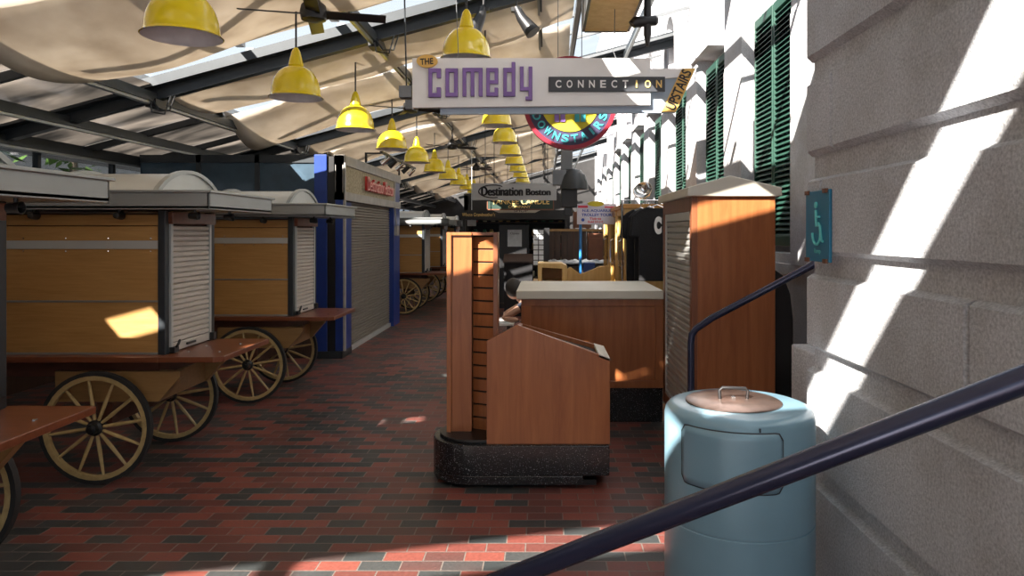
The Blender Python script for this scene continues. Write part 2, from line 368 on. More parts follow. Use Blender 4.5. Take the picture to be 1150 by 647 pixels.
# arched windows upstairs
for k in range(6):
    y=wy[k+1]+.42
    t=S(E('window_%d'%(k+1),(XW-.02,y,3.86)))
    pts=[(-.40,-.1),(.40,-.1)]+[(.40*math.cos(a),.55+.42*math.sin(a)) for a in [PI*i/12 for i in range(13)]]
    MB().prism(pts,'x',.03,.14).build('window_pane','stone',t)
    out=[(p[0]*1.25,p[1]*1.10+.0) for p in pts]
    m=MB(); n=len(pts)
    vs=[(-.10,)+p for p in pts]+[(-.10,)+p for p in out]+[(.14,)+p for p in pts]+[(.14,)+p for p in out]
    fs=[]
    for i in range(n):
        j=(i+1)%n; fs+=[(i,j,n+j,n+i),(2*n+i,2*n+j,j,i),(n+i,n+j,3*n+j,3*n+i)]
    m.poly(vs,fs).build('arch_surround','stone_light',t)
# left side wall: low wall and glazing
wl=S(E('wall_left',(-5.3,0,0)))
MB().box(-.1,0,-6,YE,0,1.55).build('wall_panel','shopwood',wl)
MB().box(-.12,.02,-6,YE,1.55,1.62).build('wall_sill','steel_grey',wl)
m=MB()
for k in range(28): m.box(-.08,-.02,-5.5+1.3*k-.025,-5.5+1.3*k+.025,1.62,2.58)
m.box(-.08,-.02,-6,YE,2.02,2.06).box(-.1,0,-6,YE,2.5,2.6).build('mullion','steel_dark',wl)
MB().box(-.052,-.048,-6,YE,1.62,2.5).build('window_pane','tinted',wl)
MB().hexa([(-.9,-6,2.53),(-.08,-6,2.60),(-.08,YE,2.60),(-.9,YE,2.53),(-.9,-6,2.56),(-.08,-6,2.63),(-.08,YE,2.63),(-.9,YE,2.56)]).build('added_sun_blocker','steel_grey',wl)  # added outside the eave to keep low sun off the cart side
# far end wall
we=S(MB().box(-5.4,2.6,YE,YE+.2,0,4.8).build('wall_end','darkshop'))
# ceiling
ce=S(E('ceiling',(0,0,0)))
RF=[-4.8+3.9*k for k in range(9)]
for i,R in enumerate(RF):
    MB().bar((-5.35,R,RZ(-5.35)+.02),(2.0,R,RZ(2.0)+.02),.30,.09).bar((-5.35,R,RZ(-5.35)-.07),(2.0,R,RZ(2.0)-.07),.09,.12).build('rafter','steel_dark',ce)
    for px_ in (-3.77,-1.64):
        MB().box(px_-.05,px_+.05,R-.09,R+.09,RZ(px_)-.2,RZ(px_)-.12).tube([(px_+.03,R-.1,RZ(px_)-.14),(px_+.1,R-.12,RZ(px_)-.24),(px_+.2,R-.12,RZ(px_)-.24),(px_+.24,R-.1,RZ(px_)-.1)],.008,6).tube([(px_+.0,R-.1,RZ(px_)-.12),(px_+.04,R-.14,RZ(px_)-.26),(px_+.16,R-.14,RZ(px_)-.28),(px_+.2,R-.1,RZ(px_)-.1)],.008,6).build('rafter_bracket','black',ce)
for px_,w_ in ((-5.24,.10),(-4.6,.06),(-3.77,.07),(-1.64,.05),(-.05,.04),(.36,.06),(1.2,.05)):
    z=RZ(px_)-.13
    a=MB().box(px_-w_/2,px_+w_/2,-5,YE,z-.02,z+.07).build('purlin','steel_dark',ce)
    MB().box(px_-w_/2-.004,px_+w_/2-.02,-5,YE,z-.045,z-.02).build('purlin_flange','alu',a)
m=MB()
for R in RF:
    for d in (1.3,2.6):
        if R+d<YE: m.bar((-5.3,R+d,RZ(-5.3)-.05),(-3.7,R+d,RZ(-3.7)-.05),.05,.07)
m.build('glazing_bar','steel_dark',ce)
m=MB()
for k in range(28):
    y=-5+1.3*k; m.bar((.36,y,RZ(.36)+.01),(2.05,y,RZ(2.05)+.01),.03,.04)
m.build('glazing_bar','steel_grey',ce)
for i,R in enumerate(RF):
    if i<2 or R>27: continue
    m=MB()
    for k in range(5):
        y=R+.3+.78*k; m.bar((-3.74,y,RZ(-3.74)+.16),(.36,y,RZ(.36)+.16),.06,.05)
    for x in (-2.9,-2.0,-.9): m.box(x-.04,x+.04,R+.1,R+3.8,RZ(x)+.13,RZ(x)+.18)
    m.build('glazing_bar','steel_grey',ce)
# milky glass with painted reflection streaks on the low left side, one strip left clear
def slope_sheet(x0,x1,y0,y1,dz,name,mat):
    return MB().hexa([(x0,y0,RZ(x0)+dz),(x1,y0,RZ(x1)+dz),(x1,y1,RZ(x1)+dz),(x0,y1,RZ(x0)+dz),(x0,y0,RZ(x0)+dz+.008),(x1,y0,RZ(x1)+dz+.008),(x1,y1,RZ(x1)+dz+.008),(x0,y1,RZ(x0)+dz+.008)]).build(name,mat,ce)
slits=[]
yy=-5.0
for R in RF:
    for a,b in ((R,R+1.3),(R+1.3,R+2.6),(R+2.6,R+3.9)):
        if abs(R+.9)<.01 and a<R+.1:
            slope_sheet(-5.3,-3.74,a+.02,-.52,0,'roof_pane','frost'); slope_sheet(-5.3,-4.45,-.52,-.18,0,'roof_pane','frost'); slope_sheet(-5.3,-3.74,-.18,b-.01,0,'roof_pane','frost'); slope_sheet(-4.45,-3.74,-.52,-.18,0,'roof_pane','clear'); continue
        if abs(R+.9)<.01 and a>R+2.5: 
            slope_sheet(-5.3,-3.56,a+.02,2.36,-.03,'roof_pane','frost'); slope_sheet(-5.3,-4.42,2.36,2.52,-.03,'roof_pane','frost'); slope_sheet(-4.12,-3.95,2.36,2.52,-.03,'roof_pane','frost'); slope_sheet(-5.3,-3.56,2.52,3.0,-.03,'roof_pane','frost'); slope_sheet(-4.42,-3.56,2.36,2.52,0,'roof_pane','clear'); continue
        slope_sheet(-5.3,-3.74,a+.01,min(b-.01,YE),0,'roof_pane','frost')
slope_sheet(-3.74,2.08,-5,YE,.09,'roof_pane','clear')
# canvas sails
def sail(x0,x1,y0,y1,sag,label,ph,scal=1,grp='beige canvas shade sails under the glass roof'):
    nx,ny=26,14; vs=[];fs=[]; rnd=random.Random(int(y0*100))
    a1,a2=rnd.uniform(0,6),rnd.uniform(0,6)
    for i in range(nx+1):
        u=i/nx; x=x0+(x1-x0)*u
        sc_=scal*.12*math.sin(PI*((u*2.0+ph)%1.0))      # scalloped edges
        for j in range(ny+1):
            v=j/ny; ya=y0+sc_*.8; yb=y1-sc_
            y=ya+(yb-ya)*v
            z=RZ(x)-.02-(sag+.05*math.sin(u*5+a1))*math.sin(PI*v)**.8*(.55+.45*math.sin(PI*((u*2+ph)%1)))+.02*math.sin(u*19+v*5+a2)*math.sin(PI*v)
            vs.append((x,y,z))
    for i in range(nx):
        for j in range(ny): a=i*(ny+1)+j; fs.append((a,a+ny+1,a+ny+2,a+1))
    o=MB().poly(vs,fs).build('shade_sail','fabric',None,smooth=True,solid=.004)
    tag(o,label,'shade sail',grp); return o
for i,R in enumerate(RF):
    if R+3.9>YE: continue
    n=i-1
    if i==0: spans=[(R+.0,R+1.98,-3.78,.3),(R+1.985,R+3.89,-3.78,.3)]
    elif i==1: spans=[(R+.0,R+.38,-3.78,.3),(R+.72,2.22,-3.78,.3),(2.23,2.99,-3.58,-2.42),(2.23,2.99,-1.97,-.92),(2.23,2.99,-.22,.3),(2.60,2.99,-2.42,-1.97),(2.39,2.99,-.92,-.22)]
    elif i==2: spans=[(R+.0,R+1.37,-3.78,-.35),(R+1.38,R+3.3,-3.78,.3)]
    else: spans=[(R+.12,R+1.33,-3.78,.3),(R+1.47,R+3.3,-3.78,.3)]
    for k,(a,b,x0,x1) in enumerate(spans):
        sail(x0,x1,a,b,.04 if (b-a<1 or i<=1) else (.2 if k==0 else .28),
             'beige canvas sail in roof bay %s from the viewer, %s'%(ordn[i],['nearer strip','farther strip','first patch','second patch','third patch','fourth patch','fifth patch'][k]),.3*i+.5*k,0 if i<=1 else 1)
# ------------------------------------------------------------------ carts
def wheel_into(root,cx,cy,cz,R=.36):
    w_=E('wheel',(cx,cy,cz)); w_.parent=root
    MB().lathe([(R-.025,-.018),(R,-.018),(R,.018),(R-.025,.018),(R-.025,-.018)],40,ax='y',cap=False).build('tyre','rubber',w_,smooth=True)
    MB().lathe([(R-.055,-.016),(R-.023,-.016),(R-.023,.016),(R-.055,.016),(R-.055,-.016)],40,ax='y',cap=False).build('rim','spoke',w_,smooth=True)
    MB().lathe([(.022,-.06),(.032,-.055),(.036,-.03),(.050,-.02),(.050,.02),(.036,.03),(.03,.06)],16,ax='y').build('hub','black',w_,smooth=True)
    for k in range(12):
        a=2*PI*(k+.3)/12; c,s_=math.cos(a),math.sin(a)
        MB().tube([(c*.05,0,s_*.05),(c*.14,0,s_*.14),(c*.26,0,s_*.26),(c*(R-.05),0,s_*(R-.05))],.01,8,rs=[.010,.013,.010,.008]).build('spoke','spoke',w_,smooth=True)
def make_cart():
    t=E('pushcart',(0,0,0))
    Lx=-1.85; D=.68
    MB().box(Lx,-.05,.04,D-.04,.81,1.74).build('body_core','darkred',t)
    for y0,y1,side in ((0,.04,'f'),(D-.04,D,'b')):
        m=MB()
        for a,b in ((.815,1.155),(1.16,1.53),(1.535,1.655),(1.66,1.73)):
            if a==1.16: b=1.50+.035
            m.box(Lx+.05,-.05,y0,y1,a,b)
        m.build('side_panel','cartwood',t,.003)
    st=MB().box(Lx+.05,-.052,-.008,0,1.505,1.56).build('metal_strip','alu_light',t); st['label']='pale metal strip'
    m=MB()
    for k in range(7):
        for z in (1.575,1.49): m.ball((-.1-.28*k,-.002,z),.006,6)
    m.build('screw_heads','chrome',t)
    m=MB().box(Lx+.05,-.05,-.006,0,.805,.822).box(Lx+.05,-.05,-.005,0,1.153,1.165)
    m.build('hinge_strip','alu',t)
    for x,y in ((-.05,-.01),(-.05,D-.04),(Lx,-.01),(Lx,D-.04)):
        MB().box(x,x+.05,y,y+.05,.78,1.76).build('corner_post','steel_dark',t,.004)
    # roller shutter at corridor end
    m=MB(); n=22
    for i in range(n):
        z=.87+(1.66-.87)*i/n; h=(1.66-.87)/n
        m.poly([(-.012,.07,z),(.004,.07,z+h*.25),(.004,.07,z+h*.8),(-.012,.07,z+h),(-.03,.07,z+h),(-.03,.07,z),
                (-.012,D-.09,z),(.004,D-.09,z+h*.25),(.004,D-.09,z+h*.8),(-.012,D-.09,z+h),(-.03,D-.09,z+h),(-.03,D-.09,z)],
               [(0,1,7,6),(1,2,8,7),(2,3,9,8),(3,4,10,9),(4,5,11,10),(5,0,6,11),(0,5,4,3,2,1),(6,7,8,9,10,11)])
    sh=m.build('roller_shutter','shut',t)
    MB().box(-.015,.006,.07,D-.09,.815,.868).build('bottom_bar','shut',sh,.003)
    MB().box(.006,.02,.25,.37,.835,.85).build('pull_handle','black',sh,.003)
    for y in (.045,D-.09): MB().box(-.01,.012,y,y+.025,.815,1.70).build('shutter_guide','alu_light',t)
    MB().box(-.03,.03,.03,D-.03,1.67,1.75).build('shutter_header','cartred',t,.004)
    m=MB().tube([(.02,.06,.83),(.05,.05,.86),(.05,.08,.89),(.03,.1,.86)],.008,6).box(.005,.04,.03,.09,.815,.85)
    m.build('padlock','black',t)
    MB().box(.005,.04,D-.09,D-.05,.815,.87).build('padlock','black',t)
    # roof
    MB().box(Lx-.25,.36,-.16,D+.2,1.765,1.785).box(Lx-.25,.36,-.16,-.145,1.76,1.87).box(Lx-.25,.36,D+.185,D+.2,1.76,1.87).box(.345,.36,-.16,D+.2,1.76,1.87).box(Lx-.25,Lx-.235,-.16,D+.2,1.76,1.87).box(Lx-.27,.38,-.18,D+.22,1.868,1.885).build('roof_fascia','alu',t,.003)
    cy=D/2+.02; r=.54; pts=[]
    for i in range(17):
        a=math.radians(150-120*i/16); pts.append((cy+r*math.cos(a),1.64+r*math.sin(a)*.715))
    ptsb=[(p[0],p[1]) for p in pts]+[(cy+.42,1.885),(cy-.42,1.885)]
    MB().prism(ptsb,'x',Lx-.1,-.02).build('vaulted_roof','alu_light',t,smooth=True)
    vp=[(cy+(r+.025)*math.cos(math.radians(153-126*i/16)),1.64+(r+.03)*math.sin(math.radians(153-126*i/16))*.72) for i in range(17)]
    for x in (-.04,-.75,-1.4,Lx-.12): 
        vi=[(cy+(q[0]-cy)*.93,1.64+(q[1]-1.64)*.94) for q in vp][::-1]
        MB().prism(vp+vi,'x',x,x+.035).build('roof_rib','alu',t)
    for k,(x,y) in enumerate(((.22,-.06),(.22,.45),(-.25,-.1),(-.8,-.1),(-1.3,-.1))):
        s_=MB().tube([(x,y,1.765),(x,y,1.74)],.009,8).lathe([(.014,-.04),(.02,-.036),(.028,.025),(.025,.025),(.012,-.02)],14,c=(x,y,1.722),ax='y' if k>1 else 'x')
        s_.build('spotlight','black',t,smooth=True)
    # counter shelf and sill
    MB().prism([(0.0,-.10),(.36,-.10),(.41,-.06),(.41,D+.02),(0.0,D+.02)],'z',.772,.808).build('counter_shelf','cartred',t,.004)
    MB().box(Lx,0.0,-.10,.0,.772,.808).box(Lx,-.0,0,D+.02,.772,.80).build('sill_board','cartred',t,.004)
    m=MB()
    for x,y in ((.1,.1),(.1,.35),(.3,.12),(.3,.45)): m.lathe([(.012,.808),(.012,.811),(.001,.812)],8,c=(x,y,0))
    m.build('shelf_screws','chrome',t)
    # chassis
    MB().box(-1.7,-.06,.02,D-.02,.66,.772).build('chassis','darkred',t)
    MB().prism([(-.72,.50),(-.04,.50),(.10,.66),(.10,.70),(-.72,.70)],'y',-.02,.045).build('chassis_beam','beam',t,.003)
    MB().prism([(-.72,.50),(-.04,.50),(.10,.66),(.10,.70),(-.72,.70)],'y',D-.05,D+.015).build('chassis_beam','beam',t,.003)
    MB().box(-.10,-.042,.045,D-.05,.50,.66).build('chassis_beam','beam',t,.003)
    MB().box(-.43,-.33,-.04,D+.04,.36,.5).build('axle_block','darkred',t)
    MB().tube([(-.38,-.2,.36),(-.38,D+.2,.36)],.018,10).build('axle','black',t,smooth=True)
    for y in (-.13,D+.11): wheel_into(t,-.38,y,.362)
    for y in (.02,D-.10): MB().box(-1.72,-1.62,y,y+.08,0,.70).build('leg','beam',t,.003)
    MB().box(-1.70,-1.64,.10,D-.10,.2,.26).build('stretcher','darkred',t)
    return t
cart=make_cart()
cartspec=[(-2.50,2.62,'nearest wooden pushcart, cut off by the left edge of the photo'),
 (-2.50,4.70,'wooden pushcart with a bright sun patch on its amber side panel'),
 (-2.42,6.85,'wooden pushcart standing just before the blue shop corner'),
 (-2.36,13.95,'first closed pushcart beyond the blue shop'),
 (-2.36,16.4,'second closed pushcart beyond the blue shop'),
 (-2.36,18.9,'third closed pushcart beyond the blue shop'),
 ]
for i,(x,y,l) in enumerate(cartspec):
    o=cart if i==0 else tree_copy(cart)
    o.location=(x,y,0); tag(o,l,'cart','pushcarts along the left side')
# ------------------------------------------------------------------ blue shop
bs=E('shop_unit',(-2.58,9.1,0),'blue cornered shop unit with a taupe roller shutter and red lettered sign','shop')
H=2.6; D=3.55
MB().box(-2.6,-.12,.06,D-.06,0,H-.04).build('shop_body','darkshop',bs)
m=MB().box(-.10,0,0,.10,.09,H).box(-.36,-.20,-.03,.06,.09,H)
m.build('corner_post','blue',bs,.006)
MB().box(-.20,-.10,.0,.06,.09,H-.02).build('post_recess','black',bs)
MB().box(-.38,.0,-.03,.42,0,.09).build('post_foot','steel_dark',bs)
MB().box(-.12,0,.10,.40,.09,2.0).build('shutter_post','blue',bs,.004)
MB().box(-.12,.0,D-.5,D,0,H).build('end_post','blue',bs,.006)
MB().box(-.12,.02,0,D,2.02,2.13).box(-.12,.02,0,D,2.47,H).box(-.12,.02,0,.06,2.02,H).box(-.12,.02,D-.5,D-.44,2.02,H).box(-.0,.03,-.0,.04,.09,2.5).build('sign_frame','trim_grey',bs,.004)
MB().box(-.12,.0,.06,D-.5,2.13,2.47).build('sign_panel','beige',bs)
m=MB(); n=50
for i in range(n):
    z=.06+(2.02-.06)*i/n; h=(2.02-.06)/n
    m.poly([(-.09,.40,z),(-.072,.40,z+h*.3),(-.072,.40,z+h*.8),(-.09,.40,z+h),(-.09,D-.5,z),(-.072,D-.5,z+h*.3),(-.072,D-.5,z+h*.8),(-.09,D-.5,z+h)],[(0,1,5,4),(1,2,6,5),(2,3,7,6)])
m.build('roller_shutter','roller',bs)
MB().box(-.11,-.05,.40,D-.5,0,.06).build('shutter_foot','alu_light',bs)
text('Destination Boston',1.0,2.75,2.20,2.40,.012,'red',bs,'raised_letters',.03,.012,face='+x')
text('Destination Boston',1.0,2.75,2.20,2.40,.073,'red_face',bs,'letter_faces',.001,0,face='+x')
MB().box(.0,.05,D-.45,D-.3,1.55,1.72).tube([(.02,D-.38,1.72),(.02,D-.5,2.02)],.01,6).build('switch_box','trim_grey',bs)
# side face frame facing the viewer
MB().box(-2.6,-.36,.0,.06,0,.9).build('side_panel','shopwood',bs)
MB().box(-2.6,-.36,.02,.05,.9,2.5).build('side_window','window',bs)
m=MB()
for x in (-1.1,-1.85): m.box(x-.03,x+.03,-.0,.06,.9,H)
m.box(-2.6,-.36,0,.06,2.5,H).build('side_mullion','steel_dark',bs)
tr=E('spotlight_track',(-2.3,10.0,2.72),'black track with small spotlights over the red lettered shop sign','track light')
MB().box(-.02,.02,0,2.6,0,.03).box(-.24,.0,.1,.13,.0,.02).box(-.24,0,2.4,2.43,.0,.02).bar((-.24,.115,-.12),(-.24,.115,.02),.03,.03,(1,0,0)).bar((-.24,2.415,-.12),(-.24,2.415,.02),.03,.03,(1,0,0)).build('track','black',tr)
for k in range(5):
    y=.3+.5*k
    MB().tube([(0,y,0),(-.0,y,-.06)],.01,6).tube([(.05,y,-.03),(-.06,y,-.12)],.035,10,rs=[.025,.042]).build('spotlight','black' if k%2 else 'chrome',tr,smooth=True)
# ------------------------------------------------------------------ pendant lamps
def make_lamp():
    t=E('pendant_lamp',(0,0,0)); R=.195
    prof=[(R+.012,-.003),(R+.002,.004),(R-.006,.02)]
    for i in range(10):
        a=math.radians(10+i*7.6); prof.append(((R-.008)*math.cos(a)**.80,.02+.225*math.sin(a)))
    prof+= [(.058,.25),(.056,.262),(.045,.31),(.034,.355),(.026,.372)]
    MB().lathe(prof,36,cap=False).build('lamp_shade','yellow',t,smooth=True)
    MB().lathe([(r-.006,z-.003) for r,z in prof[:13]],36,cap=False).build('shade_lining','white_in',t,smooth=True)
    MB().lathe([(.027,.36),(.022,.38),(.012,.39)],16).build('cap','yellow',t,smooth=True)
    MB().ball((0,0,.12),.05,14).lathe([(.02,.15),(.02,.2)],10).build('bulb','white_in',t,smooth=True)
    return t
lp=make_lamp(); first=True
def cord(t,z0,z1):
    MB().tube([(0,0,z0),(0,0,z1)],.008,8).build('cord','black',t,smooth=True)
for row,(x,z,n,k0) in enumerate(((-1.95,2.67,12,0),(-.615,2.97,12,1))):
    for k in range(k0,n):
        y=3.83+1.75*k; o=lp if first else tree_copy(lp); 
        o.location=(x,y,z); cord(o,.38,RZ(x)-z-.06)
        if first:
            # keep cord separate for copies
            pass
        side='left row' if row==0 else 'right row'
        tag(o,'yellow enamel dome pendant lamp in the %s, %s from the viewer'%(side,ordn[k-k0]),'lamp','yellow pendant lamps')
        if first:
            first=False; lp_src=o
            # a clean copy source without cord
            src=o.copy(); lp=E('tmp',(0,0,0)); 
            bpy.data.objects.remove(lp)
            class _S: pass
            lp=o
# remove duplicated cords picked up by copying the first lamp (they share its length and suit the row)
for o in [o for o in C.objects if o.name.startswith('pendant_lamp')]:
    cs=[c for c in o.children if c.name.startswith('cord')]
    for c in cs[:-1]: bpy.data.objects.remove(c)
# ------------------------------------------------------------------ ceiling fans
def make_fan():
    t=E('ceiling_fan',(0,0,0))
    MB().lathe([(.04,-.06),(.085,-.05),(.095,.0),(.085,.05),(.05,.08),(.03,.12)],20).build('motor','black',t,smooth=True)
    MB().tube([(0,0,.1),(0,0,.36)],.014,8).lathe([(.02,.28),(.055,.38)],14).build('downrod','black',t)
    for k in range(4):
        a=k*PI/2+.25; c,s_=math.cos(a),math.sin(a)
        m=MB().bar((.07*c,.07*s_,-.01),(.5*c,.5*s_,-.01),.10,.008,(-.25*s_,.25*c,1))
        m.build('blade','black',t)
    return t
fn=make_fan()
for k,y in enumerate((5.05,8.7,12.6,17.0)):
    o=fn if k==0 else tree_copy(fn)
    o.location=(-1.64,y,3.17 if k==0 else 3.13); o.rotation_euler.z=.2*k
    tag(o,'black ceiling fan on a short rod, %s from the viewer'%ordn[k],'fan','ceiling fans under the steel purlin')
# track spotlights on rafter
for k,(x,d) in enumerate(((-.58,-.1),(-.27,.16))):
    t=E('spotlight',(x,6.75,3.74),['black spotlight beside the sign wire, left of a pair on the beam','black spotlight aimed to the right, right of a pair on the beam'][k],'spotlight','spotlights clamped on the beam')
    MB().tube([(0,0,-.02),(0,0,.14)],.012,8).box(-.05,.05,-.03,.03,-.04,.0).build('bracket','black',t)
    MB().tube([(0,0,-.0),(d*.3,-.02,-.10),(d,-.05,-.25)],.05,14,rs=[.035,.05,.075]).build('lamp_head','black',t,smooth=True)
# ------------------------------------------------------------------ comedy sign at Y=5
Y=5.0
cs=E('hanging_sign',(0,Y,0),'long white hanging sign reading THE comedy CONNECTION UPSTAIRS','sign')
def px(a): return X(a,Y)
def pz(a): return Z(a,Y)
MB().prism([(px(494),pz(128)),(px(759),pz(126)),(px(781),pz(77)),(px(494),pz(74))],'y',.02,.05).build('back_board','signblue',cs)
MB().prism([(px(722),pz(77)),(px(781),pz(77)),(px(771),pz(86)),(px(722),pz(90))],'y',.0,.02).build('upper_strip','signwhite',cs)
MB().prism([(px(463.5),pz(121.5)),(px(730),pz(118.5)),(px(730),pz(66)),(px(463.5),pz(66))],'y',-.02,.02).build('front_board','signwhite',cs,.002)
MB().box(px(616),px(746),-.035,-.02,pz(104),pz(87.3)).build('name_board','signblack',cs,.002)
MB().prism([(px(743),pz(125.5)),(px(759),pz(125.5)),(px(781),pz(77)),(px(766),pz(77))],'y',-.005,.02).build('end_plate','tan',cs)
GL={'c':[(0,0,.30,1),(0,.86,1,1),(0,0,1,.14),(.68,.66,1,1),(.68,0,1,.34)],
 'o':[(0,0,.30,1),(.70,0,1,1),(0,.86,1,1),(0,0,1,.14)],
 'm':[(0,0,.19,1),(.405,0,.595,1),(.81,0,1,1),(0,.86,1,1)],
 'e':[(0,0,.30,1),(0,.86,1,1),(.70,.46,1,1),(.2,.44,1,.56),(0,0,1,.14),(.70,0,1,.30)],
 'd':[(0,0,.30,.83),(0,.70,.9,.83),(0,0,.9,.13),(.70,0,1,1)],
 'y':[(0,.22,.30,1),(.70,-.08,1,1),(0,.22,.9,.34),(.45,-.08,1,.03)]}
for ch,a,b,t0,b0 in (('c',482,496,78,110.5),('o',501,515,78,110),('m',520,542.5,77.5,109.5),('e',546.5,560,77.5,109.5),('d',565.5,579,71,109.5),('y',584,598,76,111)):
    def gly(e,y0,y1):
        m=MB(); X0,X1,Z0,Z1=px(a)+e,px(b)-e,pz(b0)+e,pz(t0)-e
        for k,(u0,v0,u1,v1) in enumerate(GL[ch]):
            m.box(X0+(X1-X0)*u0,X0+(X1-X0)*u1,y0-.0003*k,y1,Z0+(Z1-Z0)*v0,Z0+(Z1-Z0)*v1)
        return m
    lt=gly(0,-.040,-.019).build('letter','purple_edge',cs,.003)
    gly(.0015,-.045,-.040).build('letter_face','purple',lt,.0015)
for i,ch in enumerate('CONNECTION'):
    c=627+ (739-627)*i/9; wd=3.2 if ch!='I' else .9
    text(ch,px(c-wd),px(c+wd),pz(99.8),pz(91.4),-.035,'signwhite' if i<7 else 'gold',cs,'letter',.005,.02)
ov=[(px(480.5)+.073*math.cos(2*PI*i/24),pz(70)+.045*math.sin(2*PI*i/24)) for i in range(24)]
MB().prism(ov,'y',-.04,-.02).build('oval_plate','tan',cs)
text('THE',px(473),px(487.5),pz(74),pz(67),-.04,'ink',cs,'letter',.002,.02,rot=.06)
text('UPSTAIRS',px(762)-.148,px(762)+.148,pz(101)-.036,pz(101)+.036,-.006,'ink',cs,'letter',.002,.02,rot=math.radians(66))
MB().box(px(449),px(463),-.03,.06,pz(110),pz(97)).box(px(455),px(463),-.0,.04,pz(122),pz(112)).build('end_bracket','steel_grey',cs)
MB().tube([(px(515),0,pz(66)),(px(509),0,RZ(px(509))-.1)],.003,6).build('hanging_wire','steel_grey',cs)
MB().tube([(px(692),0,pz(66)),(px(687),0,pz(53)),(px(690),0,pz(52)),(px(692),0,RZ(px(692))-.02)],.003,6).build('hanging_wire','steel_grey',cs)
MB().tube([(px(456),.02,pz(97)),(px(456)-.02,0,RZ(px(456))-.1)],.006,6).build('hanging_wire','steel_dark',cs)
# ------------------------------------------------------------------ round DOWNSTAIRS sign
Y=6.0
cx,cz=X(640,Y),Z(116,Y)
rs_=E('round_sign',(cx,Y,cz),'round hanging sign with teal letters reading DOWNSTAIRS','sign')
def disc(r0,r1,a,b,name,mat):
    n=56
    if r0==0: return MB().lathe([(r1,a),(r1,b)],n,ax='y').build(name,mat,rs_)
    return MB().lathe([(r0,a),(r1,a),(r1,b),(r0,b),(r0,a)],n,ax='y',cap=False).build(name,mat,rs_)
R=.392
disc(0,R-.03,-.01,.03,'disc','navy'); disc(R-.035,R,-.03,.04,'rim','crimson'); disc(0,R*.62,-.018,-.0,'yellow_disc','signyellow')
for i,ch in enumerate('DOWNSTAIRS'):
    a=math.radians(202+136*i/9); r=R*.765
    wd=.030 if ch!='I' else .010
    text(ch,math.cos(a)*r-wd,math.cos(a)*r+wd,math.sin(a)*r-.034,math.sin(a)*r+.034,-.012,'teal',rs_,'letter',.004,.03,rot=a+PI/2)
for sx,mt in ((-.085,'purple'),(.085,'teal')):
    MB().box(sx-.045,sx-.005,-.03,-.018,-.16,.0).box(sx+.005,sx+.045,-.03,-.018,-.16,.0).box(sx-.05,sx+.05,-.03,-.018,.0,.12).lathe([(.03,-.03),(.03,-.018)],16,c=(sx,0,.16),ax='y').build('figure',mt,rs_)
for x in (-.1,.1): MB().tube([(x,0,R-.02),(x,0,RZ(cx+x)-cz+.02)],.004,6).build('hanging_wire','steel_grey',rs_)
# ------------------------------------------------------------------ top right: wooden soffit box, black spotlight pole
hb=E('hanging_box',(0,0,0),'flat hanging box with a tan wooden underside at the top of the photo','box')
x0,x1,y0,y1,z0=.31,.64,4.2,5.55,3.18
MB().box(x0,x1,y0,y1,z0,z0+.01).build('underside','pine',hb)
MB().box(x0-.02,x0,y0,y1,z0-.005,z0+.35).box(x1,x1+.02,y0,y1,z0-.005,z0+.35).box(x0,x1,y0-.02,y0,z0-.005,z0+.35).box(x0,x1,y1,y1+.02,z0-.005,z0+.35).build('side_boards','steel_grey',hb)
MB().box(x0,x1,y0,y1,z0+.33,z0+.35).tube([(.45,4.4,3.5),(.45,4.4,RZ(.45)-.0)],.01,6).tube([(.45,5.3,3.5),(.45,5.3,RZ(.45))],.01,6).build('hanger','steel_grey',hb)
sp=E('pole_spotlight',(.72,5.0,0),'black upright pole with a sideways cylinder spotlight near the wall','spotlight')
MB().tube([(0,0,2.92),(0,0,2.97),(0,0,3.0),(0,0,4.2)],.02,10,rs=[.012,.02,.028,.022]).build('pole','black',sp,smooth=True)
MB().tube([(-.11,0,3.07),(-.09,0,3.09),(.06,0,3.1),(.075,0,3.1)],.03,12,rs=[.03,.04,.035,.02]).build('lamp_head','black',sp,smooth=True)
# hanging hood cluster behind round sign
hc=E('hanging_floodlight',(.3,9.3,0),'dark grey hooded floodlight cluster hanging behind the round sign','floodlight')
MB().box(-.09,.06,-.05,.05,2.42,3.0).build('housing','steel_grey',hc,.01)
MB().box(-.2,-.02,-.07,.07,2.22,2.42).build('junction_box','steel_grey',hc,.01)
MB().lathe([(.02,2.44),(.09,2.42),(.15,2.35),(.18,2.25),(.185,2.17),(.02,2.16)],20,c=(.08,0,0)).build('hood','steel_dark',hc,smooth=True)
MB().box(-.09,.12,-.06,.06,1.93,2.17).box(-.05,.06,-.05,.05,1.82,1.93).build('ballast_box','black',hc,.01)
MB().tube([(-.01,0,2.98),(-.01,0,4.08)],.02,8).build('hanging_pole','black',hc,smooth=True)
# ------------------------------------------------------------------ display stand
ds=E('display_stand',(0,0,0),'cherry wood display stand with slatted panel and angled bin on a black speckled base','display stand')
def base_pts(x0,x1,y0,y1,n=14):
    r=(y1-y0)/2; c=(x0+r,y0+r)
    return [(c[0]+r*math.cos(a),c[1]+r*math.sin(a)) for a in [PI/2+PI*i/n for i in range(n+1)]]+[(x1,y0),(x1,y1)]
m=MB()
bp=base_pts(-.74,.405,4.47,5.05)
m.prism(bp,'z',.085,.275).prism(base_pts(-.74,.24,4.47,5.05),'z',.025,.085)
m.build('base','terrazzo',ds,.006)
MB().prism([(-.45,4.55),(.33,4.55),(.33,4.97),(-.45,4.97)],'z',0,.035).build('toe_kick','black',ds)
m=MB()
for x,y in ((-.5,4.62),(-.5,4.9)): m.lathe([(.025,0),(.025,.035)],10,c=(x,y,0))
m.build('foot','black',ds)
MB().prism(base_pts(-.70,-.16,4.52,5.0),'z',.275,.295).build('plinth','black',ds,.004)
